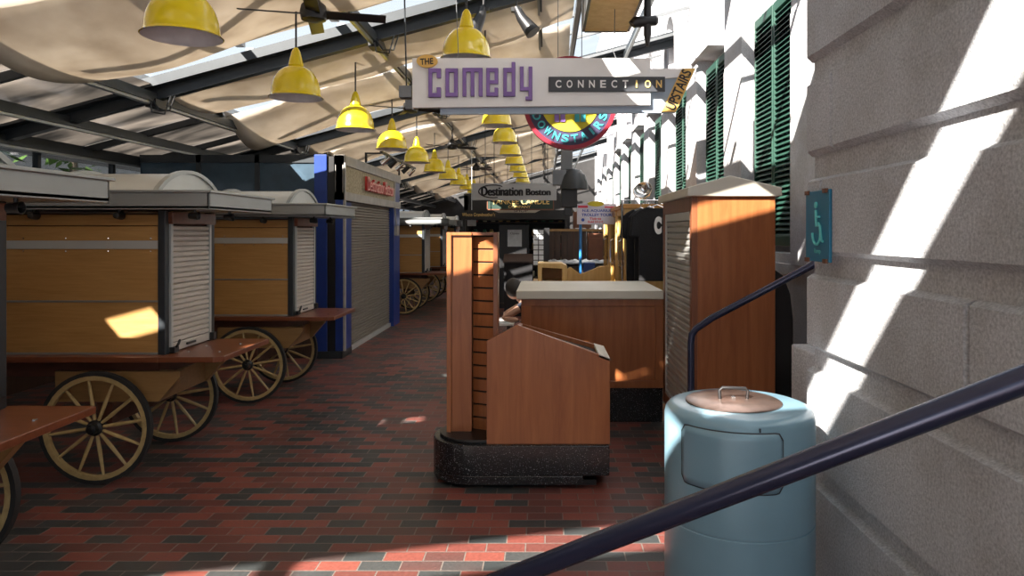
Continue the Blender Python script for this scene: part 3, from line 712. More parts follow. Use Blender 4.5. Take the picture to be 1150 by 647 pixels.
# bin (podium)
f,bk=4.50,4.98
xl,xp,xr=X(546.5,4.5),X(581,4.5),X(685,4.5)
zl,zp,zr=Z(383,4.5),Z(365,4.5),Z(403,4.5)
poly=[(xl,.275),(xr,.275),(xr,zr),(xp,zp),(xl,zl)]
t_=.02
m=MB()
m.prism(poly,'y',f,f+t_)
pb=[(xl,.275),(xr,.275),(xr,zr),(xp,zp-.05),(xl,zl-.05)]
m.prism(pb,'y',bk-t_,bk).box(xl,xl+t_,f+t_,bk-t_,.275,zl-.045).box(xr-t_,xr,f+t_,bk-t_,.275,zr-.003)
m.build('bin','cherry',ds,.002)
def ztop(x,y):
    v=(y-f)/(bk-f)
    a=zp-.05*v; b=zr
    return a+(b-a)*(x-xp)/(xr-xp)
def quad_slab(xa,xb,ya,yb,d0,d1,nm,mt):
    MB().hexa([(xa,ya,ztop(xa,ya)+d0),(xb,ya,ztop(xb,ya)+d0),(xb,yb,ztop(xb,yb)+d0),(xa,yb,ztop(xa,yb)+d0),(xa,ya,ztop(xa,ya)+d1),(xb,ya,ztop(xb,ya)+d1),(xb,yb,ztop(xb,yb)+d1),(xa,yb,ztop(xa,yb)+d1)]).build(nm,mt,ds)
quad_slab(xp+.02,xr-.07,f+t_,bk-t_,-.04,-.03,'inner_tray','slot')
quad_slab(xp,xp+.02,f+t_,bk-t_,-.04,0,'top_edge','cherry')
quad_slab(xr-.07,xr-.0,f+.0,bk,-.015,.004,'end_ledge','cream')
quad_slab(xp+.02,xr-.07,bk-.05,bk-t_,-.04,.001,'top_edge','cherry')
quad_slab(xp+.02,xr-.07,f+.02,f+.06,-.04,.001,'top_edge','cherry')
MB().hexa([(xl,f+t_,zl-.012),(xp,f+t_,zp-.012),(xp,bk-t_,zp-.06),(xl,bk-t_,zl-.06),(xl,f+t_,zl),(xp,f+t_,zp),(xp,bk-t_,zp-.048),(xl,bk-t_,zl-.048)]).build('top_edge','cherry_dark',ds)
MB().box(xr,xr+.012,4.7,4.73,.34,.36).build('latch','chrome',ds)
# slat panel
yp=4.72; xa,xm,xb=X(502,yp),X(530,yp),X(559,yp); zt=Z(261,yp)
MB().box(xa,xa+.03,yp-.02,yp+.16,.295,zt).box(xa+.03,xm,yp,yp+.03,.295,zt-.02).box(xa+.03,xm,yp-.02,yp,zt-.02,zt).build('side_board','cherry',ds,.002)
m=MB(); n=15; ym,yr=yp+.10,yp+.02
z=.295; hh=(zt-.02-.295)/n
for i in range(n):
    z0=.295+i*hh; z1=z0+hh-.011
    m.hexa([(xm,ym-.03,z0),(xb-.03,yr-.01,z0),(xb-.03,yr+.02,z0),(xm,ym,z0),(xm,ym-.03,z1),(xb-.03,yr-.01,z1),(xb-.03,yr+.02,z1),(xm,ym,z1)])
m.build('slat_wall','cherry',ds,.0015)
MB().hexa([(xm,ym-.015,.295),(xb-.03,yr+.005,.295),(xb-.03,yr+.035,.295),(xm,ym+.03,.295),(xm,ym-.015,zt-.02),(xb-.03,yr+.005,zt-.02),(xb-.03,yr+.035,zt-.02),(xm,ym+.03,zt-.02)]).build('slat_backing','slot',ds)
MB().box(xb-.03,xb,yr-.03,yr+.14,.295,zt).box(xm-.004,xb-.03,yr-.03,ym+.02,zt-.02,zt).box(xm-.004,xm,yp-.0,ym+.02,.295,zt-.02).build('end_board','cherry_dark',ds,.002)
MB().box(xa+.03,xb-.03,yr+.10,yr+.13,.295,zt-.005).build('back_board','cherry_dark',ds)
# ------------------------------------------------------------------ counter and tower kiosk
ct=E('sales_counter',(0,0,0),'long cherry wood counter with a cream slab top and black base','counter')
MB().box(-.20,1.0,6.03,7.05,.30,1.05).build('counter_body','cherry_dark',ct)
MB().box(-.20,1.0,6.0,6.03,.30,.36).box(-.20,1.0,6.0,6.03,.99,1.05).box(-.20,-.12,6.0,6.03,.36,.99).box(.93,1.0,6.0,6.03,.36,.99).build('front_frame','cherry',ct,.003)
MB().box(-.12,.93,6.015,6.03,.36,.99).build('front_panel','cherry',ct)
MB().box(-.24,.995,5.96,7.12,1.052,1.125).build('counter_top','cream',ct,.008)
MB().box(-.16,1.0,6.06,7.0,0,.30).build('base','terrazzo',ct)
tw=E('kiosk_tower',(0,0,0),'tall cherry wood kiosk cabinet with grey roller shutter and cream peaked lid','kiosk')
ty0,ty1,tx0,tx1=4.87,6.05,1.003,1.575
MB().box(tx0+.04,tx1,ty0,ty1,.18,1.86).build('tower_body','cherry',tw,.003)
MB().box(tx0,tx0+.04,ty0,ty0+.07,.18,1.86).box(tx0,tx0+.04,ty1-.09,ty1,.18,1.86).box(tx0,tx0+.04,ty0+.07,ty1-.09,.18,.27).box(tx0,tx0+.04,ty0+.07,ty1-.09,1.76,1.86).build('shutter_frame','cherry_dark',tw,.003)
m=MB(); n=30
for i in range(n):
    z=.30+(1.70-.30)*i/n; h=1.40/n
    a,b=ty0+.08,ty1-.10
    m.poly([(tx0+.03,a,z),(tx0+.012,a,z+h*.3),(tx0+.012,a,z+h*.8),(tx0+.03,a,z+h),(tx0+.03,b,z),(tx0+.012,b,z+h*.3),(tx0+.012,b,z+h*.8),(tx0+.03,b,z+h)],[(0,1,5,4),(1,2,6,5),(2,3,7,6)])
m.build('roller_shutter','shut_grey',tw)
MB().box(tx0+.005,tx0+.035,ty0+.07,ty1-.09,1.70,1.76).box(tx0+.005,tx0+.035,ty0+.07,ty1-.09,.27,.30).box(tx0+.004,tx0+.02,ty0+.07,ty0+.085,.27,1.76).box(tx0+.004,tx0+.02,ty1-.105,ty1-.09,.27,1.76).build('shutter_track','alu_light',tw)
MB().prism([(tx0-.035,1.86),(tx1+.035,1.86),(tx1+.035,1.92),((tx0+tx1)/2-.03,2.0),(tx0-.035,1.92)],'y',ty0-.035,ty1+.035).build('lid','cream',tw,.006)
MB().box(tx0+.03,tx1-.03,ty0+.04,ty1-.02,0,.18).build('base','terrazzo',tw)
# ------------------------------------------------------------------ litter bin
Y=2.94
tc_=E('litter_bin',(X(829,Y),Y,0),'pale blue cylindrical litter bin with a push door and brown lid','litter bin')
r=.30
MB().lathe([(r-.02,0),(r,.02),(r,.46),(r-.004,.463),(r-.004,.468),(r,.471),(r,.868),(r-.005,.89),(r-.018,.906),(r-.04,.914),(.02,.917)],72).build('bin_body','can',tc_,smooth=True)
def patch(a0,a1,z0,z1,rr,name,mat,rc=.03):
    n=20; vs=[];fs=[]
    # rounded rectangle on cylinder
    pts=[]
    for cx_,cz_,s0 in ((a1*r-rc,z1-rc,0),(a0*r+rc,z1-rc,1),(a0*r+rc,z0+rc,2),(a1*r-rc,z0+rc,3)):
        for i in range(5):
            a=s0*PI/2+i*PI/8; pts.append((cx_+rc*math.cos(a),cz_+rc*math.sin(a)))
    bm=bmesh.new(); 
    nx,nz=24,8; 
    for i in range(nx+1):
        u=a0*r+(a1-a0)*r*i/nx
        # clip heights by rounded corner
        d=max(0,rc-min(u-a0*r,a1*r-u)); ins=rc-math.sqrt(max(0,rc*rc-d*d))
        for j in range(nz+1):
            zz=z0+ins+(z1-z0-2*ins)*j/nz; an=u/r-PI/2
            vs.append((rr*math.cos(an),rr*math.sin(an),zz))
    bm.free()
    for i in range(nx):
        for j in range(nz): q=i*(nz+1)+j; fs.append((q,q+nz+1,q+nz+2,q+1))
    return MB().poly(vs,fs).build(name,mat,tc_,smooth=True,solid=.001)
patch(-1.06,.31,.640,.872,r+.0012,'door_gap','can_gap'); patch(-1.045,.295,.645,.867,r+.003,'door','can')
MB().lathe([(.195,.917),(.195,.920),(.186,.925),(.01,.932)],48,c=(-.018,.01,0)).build('lid','lid',tc_,smooth=True)
MB().tube([(-.075,.0,.925),(-.078,.0,.965),(-.066,0,.975),(.03,0,.972),(.04,0,.962),(.036,0,.922)],.007,8).build('lid_handle','black',tc_,smooth=True)
MB().lathe([(.009,.93),(.009,.938),(.004,.942)],10,c=(-.02,0,0)).build('bolt','chrome',tc_)
MB().box(-.003,.003,-r-.002,-r+.01,.874,.888).build('lock_slot','can_gap',tc_)
# ------------------------------------------------------------------ rails
nr=E('ramp_handrail',(0,0,0),'thick dark handrail crossing the foreground in front of the litter bin','handrail')
P1=Vector((.854,1.27,1.356)); d=Vector((-.924,.50,-.589)).normalized()*1.0
A=P1-d*.75; B=P1+d*1.75
pts=[A,B]; e=B+Vector((-.05,.02,-.06)); 
MB().tube([A-Vector((0,0,.0)),P1,B,B+Vector((-.06,.03,-.07)),Vector((B.x-.09,B.y+.04,B.z-.18)),Vector((B.x-.09,B.y+.04,0))],.0255,24).build('rail','rail',nr,smooth=True)
q=P1-d*.55
MB().tube([(q.x,q.y,q.z-.02),(q.x,q.y,0)],.022,16).build('post','rail',nr,smooth=True)
fr=E('stair_handrail',(0,0,0),'thin dark handrail bending down beside the kiosk cabinet','handrail')
b0=Vector((X(776,4.5),4.5,0)); 
MB().tube([(b0.x,4.5,0),(b0.x,4.5,Z(385,4.5)),(b0.x+.006,4.5,Z(376,4.5)),(b0.x+.03,4.49,Z(369,4.5)),(X(800,4.45),4.45,Z(357,4.45)),(X(912,4.2),4.2,Z(298,4.2)),(XW-.09,4.1,Z(298,4.2)+.25)],.0225,16).build('rail','rail',fr,smooth=True)
MB().lathe([(.05,0),(.05,.012),(.03,.02)],16,c=(b0.x,4.5,0)).build('foot_flange','rail',fr)
# right niche: stone step, black round board
S(MB().box(1.62,XW+.12,3.30,4.7,0,.30).box(1.68,XW+.12,3.7,4.7,.30,.62).box(1.25,XW+.1,3.30,3.62,0,1.05).build('trim_40','stone',None,.01))
o=MB().prism([(0,0),(.155,0),(.155,1.0),(.135,1.18),(.085,1.31),(0,1.37)],'y',0,.5).build('round_topped_board','black',None,.01,smooth=True); o.location=(1.59,5.0,0)
tag(o,'black round-topped board standing between the kiosk cabinet and the stone wall','board')
# ------------------------------------------------------------------ accessibility sign
ac=E('ramp_sign',(1.2,3.10,0),'blue wheelchair symbol sign reading Ramp on the stone wall','sign')
z0,z1=Z(294,3.1)+.0,Z(214,3.1)
y0_,y1_=-.125,.14
MB().box(-.014,0,y0_,y1_,z0,z1).build('sign_plate','signblue2',ac,.003)
def YZ(m_,pts,r_): return m_.tube([(-.019,y,z) for y,z in pts],r_,6)
zc=(z0+z1)/2; k=.0
m=MB()
wcy=-.0; wcz=zc-.03
# wheel arc (y decreases to the viewer's right)
YZ(m,[(wcy+.045*math.cos(a),wcz+.05*math.sin(a)) for a in [math.radians(120+ i*15) for i in range(17)]],.006)
YZ(m,[(wcy+.005,wcz+.10),(wcy+.0,wcz+.03),(wcy-.04,wcz+.03),(wcy-.055,wcz-.035),(wcy-.07,wcz-.035)],.0065)
YZ(m,[(wcy+.002,wcz+.07),(wcy-.035,wcz+.07)],.005)
m.lathe([(.014,-.022),(.014,-.016)],14,c=(0,wcy+.006,wcz+.122),ax='x')
m.build('wheelchair_symbol','mint',ac)
text('Ramp',-.035,.035,z0+.03,z0+.058,-.014,'mint',ac,'letter',.001,.0,face='-x')
m=MB()
for y in (y0_+.03,y1_-.03):
    for z in (z0+.006,z1-.006): MB().box(-.024,-.012,y-.018,y+.018,z-.009,z+.009).build('mounting_clip','brown',ac)
# ------------------------------------------------------------------ middle distance: signs
Y=12.9
s1=E('hanging_sign',(0,Y,0),'grey white hanging sign reading Destination Boston','sign')
MB().box(X(530.5,Y),X(625,Y),-.03,.03,Z(225,Y),Z(206,Y)).build('sign_board','signgrey',s1,.003)
for e in (-.008,0,.008): text('Destination',X(541,Y)+e,X(587,Y)+e,Z(220,Y),Z(210,Y),-.03,'ink',s1,'letter',.003,.01)
for e in (-.009,0,.009): text('Boston',X(591,Y)+e,X(618,Y)+e,Z(219.5,Y),Z(212,Y),-.03,'ink',s1,'letter',.003,.01)
ccx,ccz=X(554,Y),Z(215,Y)
MB().tube([(ccx+.26*math.cos(a),-.035,ccz+.115*math.sin(a)) for a in [math.radians(50+i*14) for i in range(18)]],.01,6).build('swoosh','ink',s1)
MB().tube([(X(545,Y),0,Z(206,Y)),(X(545,Y),0,RZ(-1)-.1)],.008,6).tube([(X(612,Y),0,Z(206,Y)),(X(612,Y),0,RZ(0)-.1)],.008,6).build('hanging_rod','black',s1)
Y=13.9
s2=E('hanging_sign',(0,Y,0),'dark green hanging sign with gold letters reading YANKEE CANDLE COMPANY','sign')
MB().box(X(548,Y),X(621,Y),-.03,.03,Z(235,Y),Z(216,Y)).build('sign_board','signgreen',s2)
MB().box(X(547,Y),X(622,Y),-.035,.035,Z(236,Y),Z(234.8,Y)).box(X(547,Y),X(622,Y),-.035,.035,Z(216,Y),Z(215,Y)).box(X(547,Y),X(548,Y),-.035,.035,Z(236,Y),Z(215,Y)).box(X(621,Y),X(622,Y),-.035,.035,Z(236,Y),Z(215,Y)).build('sign_frame','brown',s2)
text('YANKEE CANDLE',X(552,Y),X(617,Y),Z(229.5,Y),Z(223.5,Y),-.03,'gold',s2,'letter',.003,.01)
text('COMPANY',X(571,Y),X(596,Y),Z(233.8,Y),Z(230.8,Y),-.03,'gold',s2,'letter',.003,.01)
MB().tube([(X(555,Y),0,Z(216,Y)),(X(555,Y),0,3.6)],.008,6).tube([(X(615,Y),0,Z(216,Y)),(X(615,Y),0,3.9)],.008,6).build('hanging_rod','black',s2)
Y=14.25
s3=E('hanging_sign',(0,Y,0),'low cream oval sign reading SHOP under the green candle sign','sign')
pts=[(X(553,Y),Z(236,Y)),(X(562,Y),Z(234.5,Y)),(X(598,Y),Z(234.5,Y)),(X(607,Y),Z(236,Y)),(X(601,Y),Z(239,Y)),(X(560,Y),Z(239,Y))]
MB().prism(pts,'y',-.02,.02).build('sign_board','cream',s3)
text('SHOP',X(577,Y),X(593,Y),Z(238.3,Y),Z(235.2,Y),-.02,'ink',s3,'letter',.002)
MB().tube([(X(570,Y),.01,Z(235,Y)),(X(570,Y),.01,3.6)],.006,6).tube([(X(597,Y),.01,Z(235,Y)),(X(597,Y),.01,3.7)],.006,6).build('hanging_rod','black',s3)
# candle shop front at the far end
Y=16.5
sh=E('candle_shop',(0,Y,0),'dark candle shop front closing the middle of the arcade','shop front')
xa,xb=X(521,Y),X(640,Y)
MB().box(xa,xb,.8,.95,0,2.45).box(xa,xa+.1,0,.8,0,2.45).box(xb-.1,xb,0,.8,0,2.45).box(xa,xb,0,.95,2.45,2.5).build('shop_body','darkshop',sh)
MB().box(X(517,14.6),X(640,14.6),-1.9,0,1.87,2.06).build('fascia','darkshop',sh)
for x in (X(517,14.6)+.04,X(640,14.6)-.1): MB().box(x,x+.06,-1.88,-1.82,0,1.87).build('canopy_post','black',sh)
text("Whose Grandmother's",X(519,14.6),X(556,14.6),Z(243,14.6),Z(239,14.6),-1.9,'gold',sh,'letter',.002)
MB().box(xa,xb,-.0,.1,Z(236,Y),2.45).build('upper_panel','darkshop',sh)
for k in range(5):
    z=.5+.33*k
    MB().box(xa+.1,xb-.1,.45,.8,z,z+.03).build('shelf','shopwood',sh)
jar=MB().lathe([(.04,0),(.05,.01),(.05,.11),(.035,.13),(.04,.135),(.04,.15)],12).build('candle_jar','wax_red',None,smooth=True)
first=True; cols=['wax_red','wax_cream','wax_green','gold']
jm={}
for c in cols:
    me=jar.data.copy(); me.materials.clear(); me.materials.append(M[c]); jm[c]=me
shn=['lowest','second','third','fourth','top']
for k in range(5):
    for i in range(11):
        c=random.choice(cols); o=jar if first else jar.copy()
        if not first: C.objects.link(o)
        first=False; o.data=jm[c]
        o.location=(xa+.22+i*.2+random.uniform(-.03,.03),Y+.6,.53+.33*k)
        tag(o,'small candle jar on the %s shelf of the dark candle shop'%shn[k],'candle','candle jars on the %s shelf of the candle shop'%shn[k])
Y=15.0
ps=E('poster_board',(X(577,Y),Y,0),'tall black board with a white poster in the shop entrance','poster')
MB().box(-.32,.32,0,.08,0,Z(252,Y)).build('board','black',ps,.01)
MB().box(X(570,Y)-X(577,Y),X(586,Y)-X(577,Y),-.012,0,Z(277,Y),Z(258,Y)).build('poster','pale',ps)
text('Open',X(573,Y)-X(577,Y),X(583,Y)-X(577,Y),Z(264,Y),Z(261,Y),-.012,'ink',ps,'letter',.001)
MB().box(-.3,.3,-.02,.0,.1,.12).build('ledge','shopwood',ps)
Y=13.6
pd=E('menu_stand',(X(582,Y),Y,0),'dark stand with a slanted brown top in front of the candle shop','stand')
MB().prism([(-.27,0),(.27,0),(.27,1.02),(-.27,1.02)],'y',0,.4).build('stand_body','black_soft',pd)
MB().hexa([(-.29,-.03,1.02),(.29,-.03,1.02),(.29,.42,1.15),(-.29,.42,1.15),(-.29,-.03,1.05),(.29,-.03,1.05),(.29,.42,1.18),(-.29,.42,1.18)]).build('slanted_top','shopwood',pd)
MB().prism([(0,1.02),(.4,1.02),(.4,1.14)],'x',-.27,.27).build('wedge','darkshop',pd)
Y=12.6
br=E('brochure_rack',(X(605,Y),Y,0),'upright rack of pale brochures beside the dark stand','brochure rack')
w2=.10
MB().box(-w2,w2,0,.05,1.0,Z(257,Y)).box(-.02,.02,.02,.06,0,1.0).box(-.15,.15,-.1,.15,0,.03).box(w2,w2+.09,0,.05,.95,Z(256,Y)).build('rack_frame','black',br)
for k in range(7):
    z=1.03+k*.09
    for j in range(2):
        MB().box(-w2+.008+j*.096,-w2+.088+j*.096,-.012-.0,0,z,z+.075).build('brochure','pale',br)
# small pale notice
o=MB().box(X(525,15),X(535,15),14.95,14.97,Z(254,15),Z(247,15)).tube([(X(530,15),14.96,Z(247,15)),(X(530,15),14.96,RZ(X(530,15))-.05)],.006,6).build('notice','pale',sh); o.location=(0,-16.5,0)
# dark timber screen right of shop
Y=14.0
scn=E('timber_screen',(0,Y,0),'dark brown boarded screen below the trolley sign','screen')
m=MB(); x=X(616,Y)
while x<X(690,Y): m.box(x,x+.115,0,.03,.1,1.62); x+=.125
m.build('boards','shopwood',scn)
MB().box(X(614,Y),X(690,Y),-.04,.06,1.62,1.67).build('top_rail','beam',scn)
MB().box(X(614,Y),X(616,Y),-.04,.06,0,1.62).box(X(690,Y)-.05,X(690,Y),-.04,.06,0,1.62).build('screen_post','steel_dark',scn)
Y=15.5
o=MB().box(X(644,Y),X(664,Y),Y,Y+.3,Z(256,Y),Z(238,Y)).box(X(644,Y),X(646,Y),Y,Y+.1,0,Z(256,Y)).box(X(660,Y),X(662,Y),Y,Y+.1,0,Z(256,Y)).build('brown_canopy','brown',None); tag(o,'brown boxed canopy on posts behind the dark screen','canopy')
o=MB().box(X(661,12.8),X(677,12.8),12.8,13.0,0,Z(262,12.8)).box(X(662,12.8),X(676,12.8),12.78,12.8,.1,1.0).box(X(662,12.8),X(676,12.8),12.78,12.8,1.05,1.5).build('locker','brown',None,.003); tag(o,'tall dark reddish locker behind the blue sign pole','locker')
# long dark table with tarps
Y=11.0
dt=E('market_table',(0,Y,0),'long dark table covered with blue black tarps','table')
MB().box(X(615,Y),X(683,Y),0,.8,Z(299,Y)-.03,Z(299,Y)).build('tabletop','steel_dark',dt)
for x in (X(616,Y),X(682,Y)-.05):
    for y in (.02,.72): MB().box(x,x+.05,y,y+.05,0,Z(299,Y)-.03).build('leg','steel_dark',dt)
m=MB(); nx=24; vs=[];fs=[]
for i in range(nx+1):
    for j in range(7):
        vs.append((X(616,Y)+.9*i/nx,.05+.7*j/6,Z(299,Y)+.03+.07*abs(math.sin(i*.7+j))*(1-abs(j-3)/4)))
for i in range(nx):
    for j in range(6): q=i*7+j; fs.append((q,q+7,q+8,q+1))
m.poly(vs,fs).build('tarp','steel_grey',dt,smooth=True,solid=.01)
MB().box(X(655,Y),X(668,Y),-.05,.1,Z(299,Y)-.12,Z(295,Y)).build('blue_fold','tarp',dt,.01)
# trolley sign
Y=9.5
ts=E('trolley_sign',(0,Y,0),'white sign on a blue pole reading N.E. AQUARIUM TROLLEY TOURS Tickets Sold Here','sign')
MB().box(X(648,Y),X(692,Y),-.012,.012,Z(252,Y),Z(229,Y)).build('sign_board','trolley',ts,.002)
ov=[(X(669,Y)+.11*math.cos(2*PI*i/20),Z(229,Y)+.035*math.sin(2*PI*i/20)) for i in range(20)]
MB().prism(ov,'y',-.02,-.012).build('oval_badge','signyellow',ts)
text('N.E. AQUARIUM',X(654,Y),X(688,Y),Z(238.5,Y),Z(235.2,Y),-.012,'blue_ink',ts,'letter',.001,.03)
text('TROLLEY TOURS',X(653,Y),X(689,Y),Z(243,Y),Z(239.8,Y),-.012,'blue_ink',ts,'letter',.001,.03)
text('Tickets',X(662,Y),X(675,Y),Z(247,Y),Z(244.3,Y),-.012,'red_ink',ts,'letter',.001,.03)
text('Sold Here!',X(660,Y),X(677,Y),Z(250.5,Y),Z(247.8,Y),-.012,'red_ink',ts,'letter',.001,.03)
MB().lathe([(.022,-.016),(.022,-.012)],14,c=(X(654.5,Y),0,Z(247,Y)),ax='y').build('round_emblem','blue_ink',ts)
MB().box(X(649,Y),X(660,Y),-.014,-.012,Z(233.5,Y),Z(231,Y)).box(X(679,Y),X(690,Y),-.014,-.012,Z(233.5,Y),Z(232,Y)).build('small_print','red_ink',ts)
MB().tube([(X(652,Y)+.0,.03,0),(X(652,Y),.03,Z(231,Y))],.019,12).lathe([(.14,0),(.14,.02),(.03,.04)],20,c=(X(652,Y),.03,0)).build('pole','polebright',ts,smooth=True)
# pine crates / low counter
Y=8.6
pc=E('pine_display_box',(0,Y,0),'open pine display box on legs behind the counter','display box')
xa,xb=X(604,Y),X(637,Y); zt=Z(296,Y); zb=Z(316,Y)
m=MB().prism([(xa,zb),(xa+.05,zb),(xa+.05,zt-.05),(xb-.06,zt-.065),(xb-.06,zb),(xb,zb),(xb,zt-.03),(xb-.06,zt),(xa,zt)],'y',0,.5)
m.build('box_frame','pine',pc,.003)
MB().box(xa+.05,xb-.06,.40,.42,zb,zt-.07).build('box_back','pine_cap',pc)
MB().box(xa-.06,xb-.03,-.05,.5,zb-.06,zb).build('box_shelf','pine',pc,.003)
for x in (xa,xb-.06):
    for y in (0,.44): MB().box(x,x+.05,y,y+.05,0,zb-.06).build('leg','pine',pc)
Y=9.2
o=MB().prism([(X(637,Y),0),(X(686,Y),0),(X(686,Y),Z(299,Y)),(X(675,Y),Z(299,Y)),(X(652,Y),Z(308,Y)),(X(641,Y),Z(300,Y)),(X(637,Y),Z(302,Y))],'y',0,.05).box(X(637,Y),X(686,Y),.05,.2,0,Z(309,Y)).build('pine_low_counter','pine',None,.003); o.location=(0,Y,0); tag(o,'low pine counter front right of the open pine box','counter')
# display cabinets
xc=.90
def make_cab():
    t=E('display_cabinet',(0,0,0)); Wd=.62; Dp=.86; H=1.93
    f=.06
    m=MB()
    for x in (0,Wd-f):
        for y in (0,Dp-f): m.box(x,x+f,y,y+f,0,H-.05)
    m.box(f,Wd-f,0,f,0,.12).box(f,Wd-f,Dp-f,Dp,0,.12).box(0,f,f,Dp-f,0,.12).box(0,f,f,Dp-f,.82,.9).box(0,f,f,Dp-f,H-.12,H-.05).box(f,Wd-f,Dp-f,Dp,H-.12,H-.05)
    m.build('cabinet_frame','pine',t,.003)
    MB().box(f,Wd-f,0,.03,.12,H-.05).build('end_panel','pine',t)
    MB().box(.02,Wd-.03,f,Dp-f,.12,.82).build('lower_cupboard','pine',t)
    MB().box(-.03,Wd+.03,-.03,Dp+.03,H-.05,H).build('cabinet_cap','pine_cap',t,.005)
    MB().box(.02,.026,f,Dp-f,.9,H-.12).build('glass_door','cabglass',t)
    MB().box(.03,Wd-.03,f,Dp-f,1.22,1.24).box(.03,Wd-.03,f,Dp-f,1.54,1.56).build('cabinet_shelf','cabglass',t)
    MB().box(Wd-.04,Wd-.02,f,Dp-f,.9,H-.12).build('back_panel','pine',t)
    MB().tube([(-.02,.14,1.2),(-.05,.14,1.22),(-.05,.14,1.5),(-.02,.14,1.52)],.01,8).build('door_handle','chrome',t)
    return t
cb=make_cab()
for k in range(3):
    o=cb if k==0 else tree_copy(cb)
    o.location=(xc,8.05+1.02*k,0); tag(o,['pine display cabinet right behind the black shirts','middle pine display cabinet of the row of three','farthest pine display cabinet of the row of three'][k],'cabinet','pine display cabinets')
# t-shirts
def tee(x,y,z,s,label,letter=False):
    half=[(0,0),(.08,-.0),(.1,.02),(.17,-.01),(.30,-.12),(.30,-.32),(.19,-.30),(.19,-.75)]
    hp=[(.07,.0),(.10,.015),(.19,-.02),(.27,-.08),(.29,-.30),(.20,-.31),(.195,-.78)]
    pts=[(p[0]*s,p[1]) for p in hp]; pts=pts+[(-a,b) for a,b in pts[::-1]]
    o=MB().prism(pts,'y',-.02,.03)
    t=E('hanging_shirt',(x,y,z),label,'shirt','black shirts on hangers')
    o.build('shirt_body','black_soft',t,.012)
    MB().tube([(-.14*s,.005,-.02),(0,.005,.035),(.14*s,.005,-.02)],.006,6).tube([(0,.005,.035),(0,.005,.07),(.02,.005,.09),(.035,.005,.07)],.004,6).build('hanger','chrome',t)
    if letter: text('C',-.035,.045,-.28,-.09,-.021,'signwhite',t,'letter',.002,.08)
rk=E('garment_rail',(0,7.75,0),'thin metal garment rail carrying the black shirts behind the counter','rail')
MB().tube([(.84,.0,0),(.84,.0,1.96),(1.75,.0,1.96),(1.75,.0,0)],.012,8).build('rail','chrome',rk,smooth=True)
MB().box(.80,.88,-.2,.25,0,.02).box(1.71,1.79,-.2,.25,0,.02).build('rail_foot','chrome',rk)
tee(1.20,7.62,1.87,1,'black shirt with a white letter C, in front of the others',True)
tee(1.14,7.75,1.86,.85,'black shirt in the middle of the three on the rail')
tee(1.06,7.88,1.85,.8,'black shirt hanging farthest back of the three')
# dish lamp
dl=E('clamp_lamp',(1.17,8.3,1.93),'silver dish lamp standing on the pine cabinet','lamp')
MB().tube([(0,0,0),(0,0,.09)],.012,8).lathe([(.05,0),(.05,.012)],14).build('stem','chrome',dl)
o=MB().lathe([(.02,0),(.06,.02),(.10,.06),(.115,.10),(.11,.10),(.09,.06),(.02,.02)],24,cap=False).build('reflector','chrome',dl,smooth=True); o.location=(0,0,.12); o.rotation_euler=(math.radians(60),0,math.radians(-30))
# ------------------------------------------------------------------ seated child
Y=7.5
tb=E('small_table',(-.62,7.55,0),'small table with a white top where the child leans','table')
MB().box(-.30,.30,-.28,.30,.655,.675).build('tabletop','signwhite',tb,.003)
for x in (-.27,.23):
    for y in (-.25,.23): MB().box(x,x+.04,y,y+.04,0,.655).build('leg','shopwood',tb)
stl=E('stool',(.0,7.55,0),'low wooden stool under the seated child','stool')
MB().box(-.16,.16,-.16,.16,.37,.40).build('seat','shopwood',stl,.005)
for x in (-.14,.11):
    for y in (-.14,.11): MB().box(x,x+.03,y,y+.03,0,.37).build('leg','shopwood',stl)
pe=E('person',(.0,7.55,0),'seated child with short dark hair and dark shirt leaning on the small table','person')
def skin(name,verts,edges,mat,parent,sub=2):
    me=bpy.data.meshes.new(name); me.from_pydata([v[:3] for v in verts],edges,[]); me.materials.append(M[mat])
    o=bpy.data.objects.new(name,me); C.objects.link(o); o.parent=parent
    k=o.modifiers.new('k','SKIN'); k.use_smooth_shade=True
    sl=me.skin_vertices[0].data
    for i,v in enumerate(verts): sl[i].radius=(v[3],v[4] if len(v)>4 else v[3])
    sl[0].use_root=True
    s=o.modifiers.new('s','SUBSURF'); s.levels=sub; s.render_levels=sub
    return o
# facing -X, leaning forward
hv=(-.34,.0,1.04)
V=[(.02,0,.48,.11,.10),(-.03,0,.62,.10,.095),(-.12,0,.76,.105,.10),(-.20,0,.86,.08,.085),(-.255,0,.90,.042),(-.30,0,.94,.045),
   (-.02,-.09,.47,.075),(-.32,-.11,.47,.055),(-.36,-.11,.42,.05),(-.34,-.11,.10,.035),(-.40,-.11,.04,.03),
   (-.02,.09,.47,.075),(-.32,.11,.47,.055),(-.36,.11,.42,.05),(-.34,.11,.10,.035),(-.40,.11,.04,.03),
   (-.20,-.13,.85,.045),(-.44,-.17,.72,.033),(-.34,-.19,.71,.03),(-.27,-.2,.705,.024),
   (-.20,.13,.85,.045),(-.44,.17,.72,.033),(-.38,.07,.71,.027),(-.36,.02,.705,.022)]
Ed=[(0,1),(1,2),(2,3),(3,4),(4,5),(0,6),(6,7),(7,8),(8,9),(9,10),(0,11),(11,12),(12,13),(13,14),(14,15),(3,16),(16,17),(17,18),(18,19),(3,20),(20,21),(21,22),(22,23)]
skin('body',V,Ed,'skin',pe)
